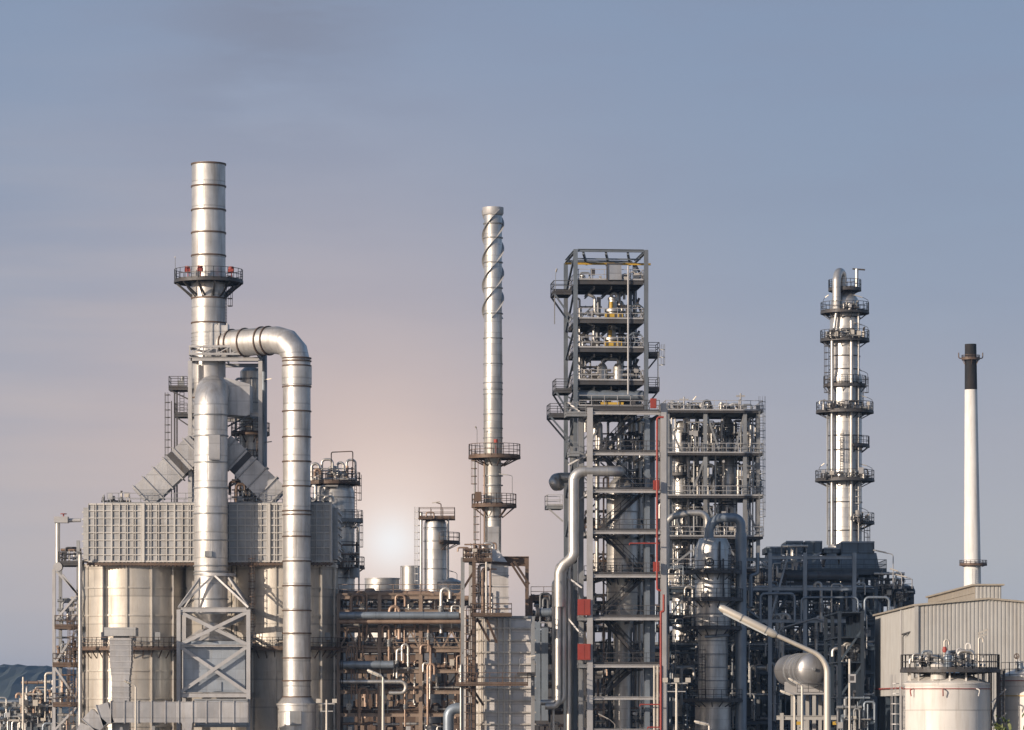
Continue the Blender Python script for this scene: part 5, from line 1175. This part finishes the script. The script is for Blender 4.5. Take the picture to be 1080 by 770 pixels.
MB().box(-1.9, 2.0, -1.1, 9, -2.5, -2.32).build('deck', 'galvlt', g, smooth=False)
g = thing('low_platform', 'low pale steel beam platform with two yellow signs under the round-ended vessel', 'platform', (X(860, 372), 372, 0))
d = MB().ibeam((-3.6, 0, Z(757, 372)), (3.6, 0, Z(757, 372)), .3, .42).ibeam((-3.6, 3, Z(757, 372)), (3.6, 3, Z(757, 372)), .3, .42)
d.build('beam', 'sheet', g, smooth=False)
for x in (-3.3, -1.0, 1.2, 3.4): MB().ibeam((x, 0, 0), (x, 0, Z(752 if abs(x) > 3 else 760, 372)), .34).build('leg', 'sheet', g, smooth=False)
for px in (843, 881): x = X(px, 372) - X(860, 372); MB().box(x - .28, x + .28, -.22, -.17, Z(764.5, 372), Z(761, 372)).build('sign_plate', 'yellow', g, smooth=False)
manifold('silver valve cluster just left of the round-ended vessel', (X(828, 375), 374, .05), 3.2, 3.6, 1.5, 850, ('pipe', 'pipedk', 'galv'), k=7)
manifold('dark valve cluster standing right of the round-ended vessel', (X(898, 375), 375, .05), 3.6, 5.0, 1.5, 851, ('pipebl', 'pipedk', 'galv'), k=8)

# ------------------------------------------------------------------ far chimney
D = 600.
g = thing('chimney', 'tall tapering white chimney with a black top standing behind the warehouse', 'chimney', (X(1027, D), D, 0))
H0, H1 = 0, Z(363, D); zb = Z(411, D)
def cr(z): t = z / H1; return 1.66 + (.9 - 1.66) * t
def cxz(z): return -.5 * (z / H1)
def shaft(za, zb_, m_, extra=0, cap=True):
    d = MB(); n_ = 14; pts = [(cxz(za + (zb_ - za) * i / n_), 0, za + (zb_ - za) * i / n_) for i in range(n_ + 1)]
    return d.tube(pts, [cr(p[2]) + extra for p in pts], 40)
shaft(0, zb, 'chimney').build('shaft', 'chimney', g)
tp = shaft(zb, H1, 'chimtop', .01).build('black_top', 'chimtop', g)
ring_platform(g, Z(595, D), 1.45, 2.2, 0, 2*PI, 'steelbr', 20, 10, drop=.4, h=.6, cx=-.08)
ladder(g, -.15, -1.75, 3, Z(600, D), -PI/2, 'galvlt', cage=False)
z = Z(378, D); ring_platform(g, z, .95, 1.45, 0, 2*PI, 'steelbr', 16, 6, drop=1.0, h=.5, cx=-.48)
for s_ in (-1, 1): child_pipe(g, [(-.48 + s_ * 1.2, 0, z), (-.48 + s_ * 1.9, 0, z), (-.48 + s_ * 1.9, 0, z + .9)], .09, 'steelbr', 'bracket')

# ------------------------------------------------------------------ warehouse
g = thing('warehouse', 'big beige corrugated steel warehouse with a raised roof monitor at the right', 'warehouse', (X(967, 335), 335, 0))
x0_, x1_, yl = 0.0, 22.0, 38.0
zc0 = Z(637.5, 335); zbm = Z(734.5, 373); pk = X(1042, 335) - X(967, 335)
def roofz(x): return zc0 + .55 * (1 - abs(x - pk) / pk)
def corr(p, q, ztop, zbot, nrm, pitch=.34, dep=.05):
    """trapezoidal ribbed sheet between two ground points"""
    p, q = Vector(p), Vector(q); L_ = (q - p).length; u = (q - p) / L_; nv = Vector(nrm); d = MB(); xs = []; x = 0
    while x < L_ - 1e-6:
        for f, o in ((0, 0), (.28, 0), (.4, 1), (.88, 1)):
            t = x + pitch * f
            if t < L_: xs.append((t, o))
        x += pitch
    xs.append((L_, 0))
    for t, o in xs:
        c_ = p + u * t + nv * (o * dep); d.v.append((c_.x, c_.y, zbot)); d.v.append((c_.x, c_.y, ztop(t)))
    for i in range(len(xs) - 1): a = 2 * i; d.f.append((a, a + 2, a + 3, a + 1))
    return d
corr((0, 0, 0), (x1_, 0, 0), lambda t: roofz(t), 3.0, (0, -1, 0)).build('front_wall', 'sheet', g, smooth=False)
corr((0, yl, 0), (0, 0, 0), lambda t: zc0, zbm, (-1, 0, 0), .5, .06).build('side_wall', 'sheet', g, smooth=False)
MB().add([(-.3, -.3, zc0 + .02), (pk, -.3, zc0 + .6), (x1_, -.3, roofz(x1_) + .02), (x1_, yl, roofz(x1_) + .02), (pk, yl, zc0 + .6), (-.3, yl, zc0 + .02),
          (-.3, -.3, zc0 - .14), (pk, -.3, zc0 + .44), (x1_, -.3, roofz(x1_) - .14), (x1_, yl, roofz(x1_) - .14), (pk, yl, zc0 + .44), (-.3, yl, zc0 - .14)],
         [(0, 1, 4, 5), (1, 2, 3, 4), (11, 10, 7, 6), (10, 9, 8, 7), (0, 6, 7, 1), (1, 7, 8, 2), (5, 11, 6, 0), (2, 8, 9, 3), (3, 9, 10, 4), (4, 10, 11, 5)]).build('roof', 'roofsh', g, smooth=False)
ma, mb = X(1028.5, 335) - X(967, 335), X(1056, 335) - X(967, 335); zm_ = Z(616.5, 335)
corr((ma, -.05, 0), (mb, -.05, 0), lambda t: zm_ - .12, zc0 + .3, (0, -1, 0)).build('monitor_front', 'sheet', g, smooth=False)
MB().box(ma, ma + .1, .1, yl, zc0 + .25, zm_ - .1).box(mb - .1, mb, .1, yl, zc0 + .25, zm_ - .1).box(ma - .25, mb + .25, -.35, yl, zm_ - .1, zm_ + .05).build('roof_monitor', 'roofsh', g, smooth=False)
d = MB()
for y in spread(2, yl - 1, 10): d.box(ma - .08, ma - .004, y - .06, y + .06, zc0 + .4, zm_ - .12)
MB().box(ma - .06, ma - .004, .2, yl, zm_ - .75, zm_ - .6).build('louvre', 'roofsh', g, smooth=False)
MB().box(-.2, .12, -.2, .1, 0, zc0 - .15).build('corner_post', 'sheet', g, smooth=False)
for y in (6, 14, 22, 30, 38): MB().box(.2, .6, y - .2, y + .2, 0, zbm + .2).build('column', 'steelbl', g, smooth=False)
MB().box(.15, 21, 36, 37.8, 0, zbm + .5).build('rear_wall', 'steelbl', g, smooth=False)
child_pipe(g, [(-.25, 11, 0.1), (-.25, 11, zc0 - .2)], .09, 'galvlt', 'downpipe', 8); 
lamp_arm(g, -.35, 4, Z(672, 339) - 1.6, .0, .0, 'galv', up=0)
child_pipe(g, [(-.3, 9, Z(690, 344)), (-.3, 9, Z(671, 344)), (.0, 7.5, Z(668, 344))], .05, 'steel', 'lamp_post'); 
MB().beam((-.5, 7.6, Z(669.5, 344)), (.1, 4.6, Z(667, 344)), .16, .12).build('lamp_head', 'steel', g, smooth=False)

# blue frame squeezed against the warehouse side: it shades the rear of the wall
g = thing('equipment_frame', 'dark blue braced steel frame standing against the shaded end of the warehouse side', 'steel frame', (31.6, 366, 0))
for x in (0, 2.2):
    for y in (0, 8, 16): MB().ibeam((x, y, 0), (x, y, 15.2), .34, .34).build('column', 'navyshade', g, smooth=False)
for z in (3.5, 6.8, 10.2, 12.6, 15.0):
    MB().box(-.2, 2.4, -.2, 16.2, z, z + .12).build('deck', 'navyshade', g, smooth=False)
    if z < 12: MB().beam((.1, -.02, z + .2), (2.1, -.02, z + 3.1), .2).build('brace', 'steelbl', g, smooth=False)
MB().box(2.3, 2.36, -.1, 16.1, 3.6, 15.1).build('shadow_panel', 'navyshade', g, smooth=False)  # solid panel added only to cast the shadow on the warehouse side wall

for i, (px, row, h) in enumerate(((896, 792, 5.2), (905, 792, 6.0), (900, 700, 2.8))):
    manifold(f'{["left low", "right low", "raised"][i]} pipe cluster against the dark blue frame beside the warehouse', ((X(px, 362), 362, max(.05, Z(row, 362))) if i < 2 else (32.7, 367, 10.325)), 2.4 if i < 2 else 1.7, h if i < 2 else 1.9, 1.4, 870 + i, ('pipebl', 'pipe', 'pipedk', 'galv'), k=6)

# ------------------------------------------------------------------ white tanks
def tank(label, px, r, D, top, seed, lines):
    g = thing('storage_tank', label, 'tank', (X(px, D), D, 0)); zt_ = Z(top, D)
    sh = MB().lathe([(r, 0), (r, zt_)], n=96).build('shell', 'white', g)
    MB().lathe([(r + .05, zt_ - .05), (r + .05, zt_ + .04), (r * .45, zt_ + .8), (.1, zt_ + 1.0)], n=72).build('roof', 'white', g)
    for h, m_, t_ in lines: MB().band(r, zt_ - h, .06, .07, n=96).build('pipe_ring', m_, sh)
    for z in (1.9, 3.8, 5.7): MB().band(r, z, .015, .022, n=96).build('weld_ring', 'white', sh)
    return g, zt_
g, zt_ = tank('white round tank with a crowded railed platform above its roof, before the warehouse', 998, 3.43, 300., 721, 1, ((.42, 'red', 0),))
zp = Z(706, 300)
ring_platform(g, zp, 1.2, 3.95, 0, 2*PI, 'steel', 36, 26, drop=.45, h=1.15, cx=.3)
for i in range(14):
    t = 2*PI*i/14 + .2; MB().beam((3.0*math.cos(t), 3.0*math.sin(t), zt_ + .15), (3.0*math.cos(t), 3.0*math.sin(t), zp - .1), .12).build('strut', 'white', g, smooth=False)
rnd = random.Random(9)
for i in range(7):
    t = -PI + PI * (i + .5) / 7 + rnd.uniform(-.1, .1); rr_ = rnd.uniform(1.6, 3.0); x, y = rr_ * math.cos(t), rr_ * math.sin(t); h = rnd.uniform(.5, 1.5)
    MB().lathe([(.28, zp), (.28, zp + h * .5), (.36, zp + h * .52), (.36, zp + h * .62), (.1, zp + h)], x, y, 14).build('roof_nozzle', rnd.choice(('white', 'pipe', 'galvlt', 'pipebl')), g)
MB().lathe([(.6, zt_ + .3), (.6, zp + .35), (.5, zp + .45), (.05, zp + .5)], -.9, -2.4, 20).build('manway', 'white', g)
for i, (x, h) in enumerate(((-.4, 2.3), (.6, 1.6), (1.3, 2.0), (2.3, 2.5))):
    child_pipe(g, [(x, -2.2, zp), (x, -2.2, zp + h), (x + .35, -2.2, zp + h), (x + .35, -2.2, zp + h - .4)], .08, ('lamp', 'galvlt', 'white', 'lamp')[i], 'vent_pipe')
MB().lathe([(.16, zp + 1.3), (.2, zp + 1.5), (.12, zp + 1.75)], -.4, -2.5, 12).build('flame_arrester', 'red', g)
for t, l in ((-2.5, 1), (-1.75, 1), (-.95, 1)):
    c_, s_ = math.cos(t), math.sin(t); child_pipe(g, [(3.5*c_, 3.5*s_, zt_ - .42), (3.9*c_, 3.9*s_, zt_ - .5), (3.75*c_ , 3.75*s_, zt_ - 1.0)], .05, 'white' if t > -1 else 'red', 'spray_arm', 8)
manifold('coloured small valves and pipes crowding the platform of the white tank', (X(1003, 298), 297.6, zp), 5.4, 1.5, .9, 900, ('pipe', 'pipebl', 'white', 'galv'), k=13)
for i, dx in enumerate((4.0, 4.6)):
    MB().ibeam((dx, -.5 + i, 0), (dx, -.5 + i, zp - .1), .18).build('post', 'steel', g, smooth=False)
for z in (4.4, 6.3): MB().beam((3.5, -.5, z), (4.7, -.5, z + 1.1), .08).build('brace', 'galvlt', g, smooth=False)
ladder(g, 4.3, -.7, 0, zp, -PI/2, 'steel', cage=False); ladder(g, -3.75, -.9, 0, zt_ - .2, PI, 'galvlt')
g, zt_ = tank('second white round tank with red and yellow rings, cut by the right edge', 1096, 3.2, 303., 713.5, 2, ((.35, 'red', 0), (1.55, 'yellow', 0)))
MB().rail([(-3.1 + .0, -.6, zt_), (-2.6, -1.8, zt_), (-1.4, -2.8, zt_), (0, -3.15, zt_)], 1.1, .05).build('railing', 'steel', g, smooth=False)
child_pipe(g, [(-1.7, -1.4, zt_ + .2), (-1.7, -1.4, zt_ + 1.2)], .22, 'pipebl', 'vent_pipe'); wd = MB(); wheel_mb(wd, (-2.0, -1.5, zt_ + 1.6), (0, 1, 0), .2, .07); wd.build('hand_wheel', 'steelbr', g, smooth=False)
child_pipe(g, [(-2.0, -1.4, zt_ + .2), (-2.0, -1.4, zt_ + 1.6)], .09, 'pipe', 'stem')
g = thing('walkway_stair', 'narrow dark steel stair tower squeezed between the two white tanks', 'stair', (X(1050, 302), 302, 0))
for x in (-.35, .35):
    for y in (0, 1.4): MB().beam((x, y, 0), (x, y, Z(706, 302)), .12).build('post', 'steelbr', g, smooth=False)
for k in range(4): MB().beam((-.3 if k % 2 else .3, .1, 1.6 * k + .5), (.3 if k % 2 else -.3, .1, 1.6 * k + 2.1), .08, .2).build('flight', 'galvlt', g, smooth=False)
process_pipe('thin red pipe along the foot of the warehouse side wall', [Vector((35.55, 372, Z(727, 373))), Vector((35.55, 338, Z(727, 373)))], .06, 'red', flange=False, n=8)
g = thing('street_lamp', 'double-headed lamp rising behind the white tank against the warehouse wall', 'lamp', (X(1033, 318), 318, 0))
MB().tube([(0, 0, 0), (0, 0, Z(668, 318))], .06, 8).build('pole', 'lamp', g)
for a in ((0, 0, 668, .7, 664), (0, 0, 671, .6, 669)): MB().beam((-.1, 0, Z(a[2], 318)), (a[3], 0, Z(a[4], 318)), .2, .14).build('lamp_head', 'lamp', g, smooth=False)

# ------------------------------------------------------------------ street lamps and floodlights
def street_lamp(label, px, py, D, arm, rise, head, r=.06, hr=.1, group=None, dy=0):
    g = thing('street_lamp', label, 'street lamp', (X(px, D), D, 0), 0, group)
    zt_ = Z(py, D); tip = Vector((arm, dy, zt_ + rise)); el = Vector((arm * .12, dy * .12, zt_))
    d = MB().tube([(0, 0, 0), (0, 0, zt_ * .5), (0, 0, zt_ - abs(arm) * .25 - .2)], [r * 1.5, r * 1.25, r], 16); d.build('pole', 'lamp', g)
    hd = tip - el; u = hd.normalized()
    pts = bend([(0, 0, zt_ - abs(arm) * .25 - .2), (0, 0, zt_ - .1), tip - u * head], abs(arm) * .28, 8)
    MB().tube(pts, [r - (r * .35) * i / (len(pts) - 1) for i in range(len(pts))], 14).build('arm', 'lamp', g)
    a = tip - u * head
    hb = MB().tube([a - u * .06, a, a + u * .1, a + u * head * .95, tip], [hr * .7, hr * .95, hr, hr * .92, hr * .6], 18).build('lamp_head', 'lamp', g)
    dn = u.cross(Vector((0, 1, 0))).normalized(); dn = dn if dn.z < 0 else -dn
    MB().beam(a + u * .14 + dn * hr * .72, a + u * head * .9 + dn * hr * .72, hr * 1.1, hr * .9).build('lens', 'lens', hb, smooth=False)
    for t in (.15, .6): MB().tube([a + u * head * t - u * .012, a + u * head * t + u * .012], hr * 1.08, 16).build('clip', 'galv', hb)
    return g
street_lamp('large curved street lamp in the foreground, its long tubular head over the dark rack', 872.5, 690, 90, -2.56, 1.12, 1.45, .08, .098)
street_lamp('thin street lamp with a short slanting head before the rack right of the furnace', 404, 713, 240, -1.0, .38, .95, .08, .1)
street_lamp('low street lamp whose head points left beside the red-piped steel frame', 748, 764, 240, -.95, .2, .9, .07, .09)
street_lamp('left one of the two small lamps under the round-ended vessel', 838, 733, 250, -.95, .28, .85, .07, .09, 'two small lamps under the round-ended vessel')
street_lamp('right one of the two small lamps under the round-ended vessel', 846, 722, 250, -.9, .42, .85, .08, .09, 'two small lamps under the round-ended vessel')
street_lamp('short dark lamp standing before the vent duct of the furnace', 143, 722, 250, -.75, .25, .4, .06, .1)
def flood(label, px, py, D, n=3, w=.9):
    g = thing('floodlight_mast', label, 'floodlight', (X(px, D), D, 0)); z = Z(py, D)
    MB().tube([(0, 0, 0), (0, 0, z)], [.13, .09], 12).build('mast', 'lamp', g)
    MB().beam((-w, 0, z - .35), (w, 0, z - .35), .1).beam((-w * .8, 0, z - 1.0), (w * .8, 0, z - 1.0), .08).build('crossbar', 'galvlt', g, smooth=False)
    for i in range(n):
        x = -w + 2 * w * i / (n - 1); MB().box(x - .2, x + .2, -.3, -.06, z - .28, z + .08).build('floodlight', 'lamp', g, smooth=False)
    return g
flood('pale floodlight mast with a crossbar beside the red-piped steel frame', 713.5, 716, 300)
flood('small floodlight mast shaped like a cross at the foot of the gooseneck duct', 344.5, 738, 330, 2, .7)
g = thing('sign_pole', 'slim pale pole with a small square sign, right of the big street lamp', 'pole', (X(896, 280), 280, 0))
MB().tube([(0, 0, 0), (0, 0, Z(695, 280))], .09, 12).build('pole', 'lamp', g)
MB().box(-.1, .45, -.16, -.1, Z(720, 280), Z(711, 280)).build('sign', 'galvlt', g, smooth=False)
MB().box(.02, .33, -.165, -.161, Z(718, 280), Z(713, 280)).build('sign_face', 'steel', g, smooth=False)

# ------------------------------------------------------------------ low plant at the far left
rack('low grey rack at the lower left corner in front of the wooded hill', 'low rack at the lower left', -20, 52, 420, 6, (742, 752, 763, 775), 4, 'galv', 91, 3, (), pmats=('pipebl', 'pipe', 'pipedk'), rr=(.1, .22), drops=14, col=.25)
for i, (px, h, row, w_) in enumerate(((33, 3.8, 752, 2.4), (44, 3.0, 752, 2.2), (27, 2.2, 752, 1.6), (47, 4.6, 757, 1.8), (10, 1.2, 763, 3.4), (38, 2.0, 763, 3.4))):
    manifold(f'{["tallest", "second", "third", "fourth", "fifth", "sixth"][i]} pale valve tree at the lower left before the hill', (X(px, 418), 418 + .4 * i, Z(row, 418)), w_, h, 1.2, 930 + i, ('pipe', 'lamp', 'pipebr', 'galvlt'), group='pale valve trees at the lower left')
process_pipe('tall thin pole-like pipe at the lower left before the hill', [W(24.5, 790, 416), W(24.5, 714, 416)], .12, 'lamp', flange=False)
process_pipe('pale hoop of pipe touching the access tower at the lower left', [W(48, 740, 412), W(48, 710, 412), W(55, 710, 412)], .14, 'lamp', .3, flange=False)

# ------------------------------------------------------------------ tree at the right edge
def tree(label, px, top, D, seed, n=900):
    rnd = random.Random(seed); g = thing('tree', label, 'tree', (X(px, D), D, 0)); H = Z(top, D)
    d = MB().tube([(0, 0, 0), (.1, 0, H * .4), (.0, .05, H * .75), (.05, 0, H * .97)], [.12, .09, .05, .012], 10); tips = []
    for i in range(16):
        z = H * rnd.uniform(.35, .95); t = rnd.uniform(0, 2*PI); l = (H - z) * .5 + .3; q = Vector((l * math.cos(t), l * math.sin(t), z + l * .7))
        if q.z > H: q.z = H
        d.tube([(.03, 0, z), Vector((.03, 0, z)).lerp(q, .55) + Vector((0, 0, -.03)), q], [.03, .02, .006], 6); tips.append((Vector((0, 0, z)), q))
    d.build('trunk', 'bark', g)
    d = MB()
    for i in range(n):
        a, b_ = rnd.choice(tips); c_ = a.lerp(b_, rnd.uniform(.35, 1.05)) + Vector([rnd.gauss(0, .09) for _ in range(3)])
        u = Vector([rnd.gauss(0, 1) for _ in range(3)]).normalized(); v = u.cross(Vector([rnd.gauss(0, 1) for _ in range(3)])).normalized(); l = rnd.uniform(.05, .1)
        d.add([c_ - u * l, c_ + v * l * .4, c_ + u * l, c_ - v * l * .4], [(0, 1, 2, 3)])
    d.build('crown', 'leaf', g, smooth=False)
tree('leafy treetop poking in at the right edge before the second white tank', 1090, 722, 70, 4)
tree('tip of a small leafy treetop at the bottom edge between the white tanks', 1054, 764, 72, 8, 600)
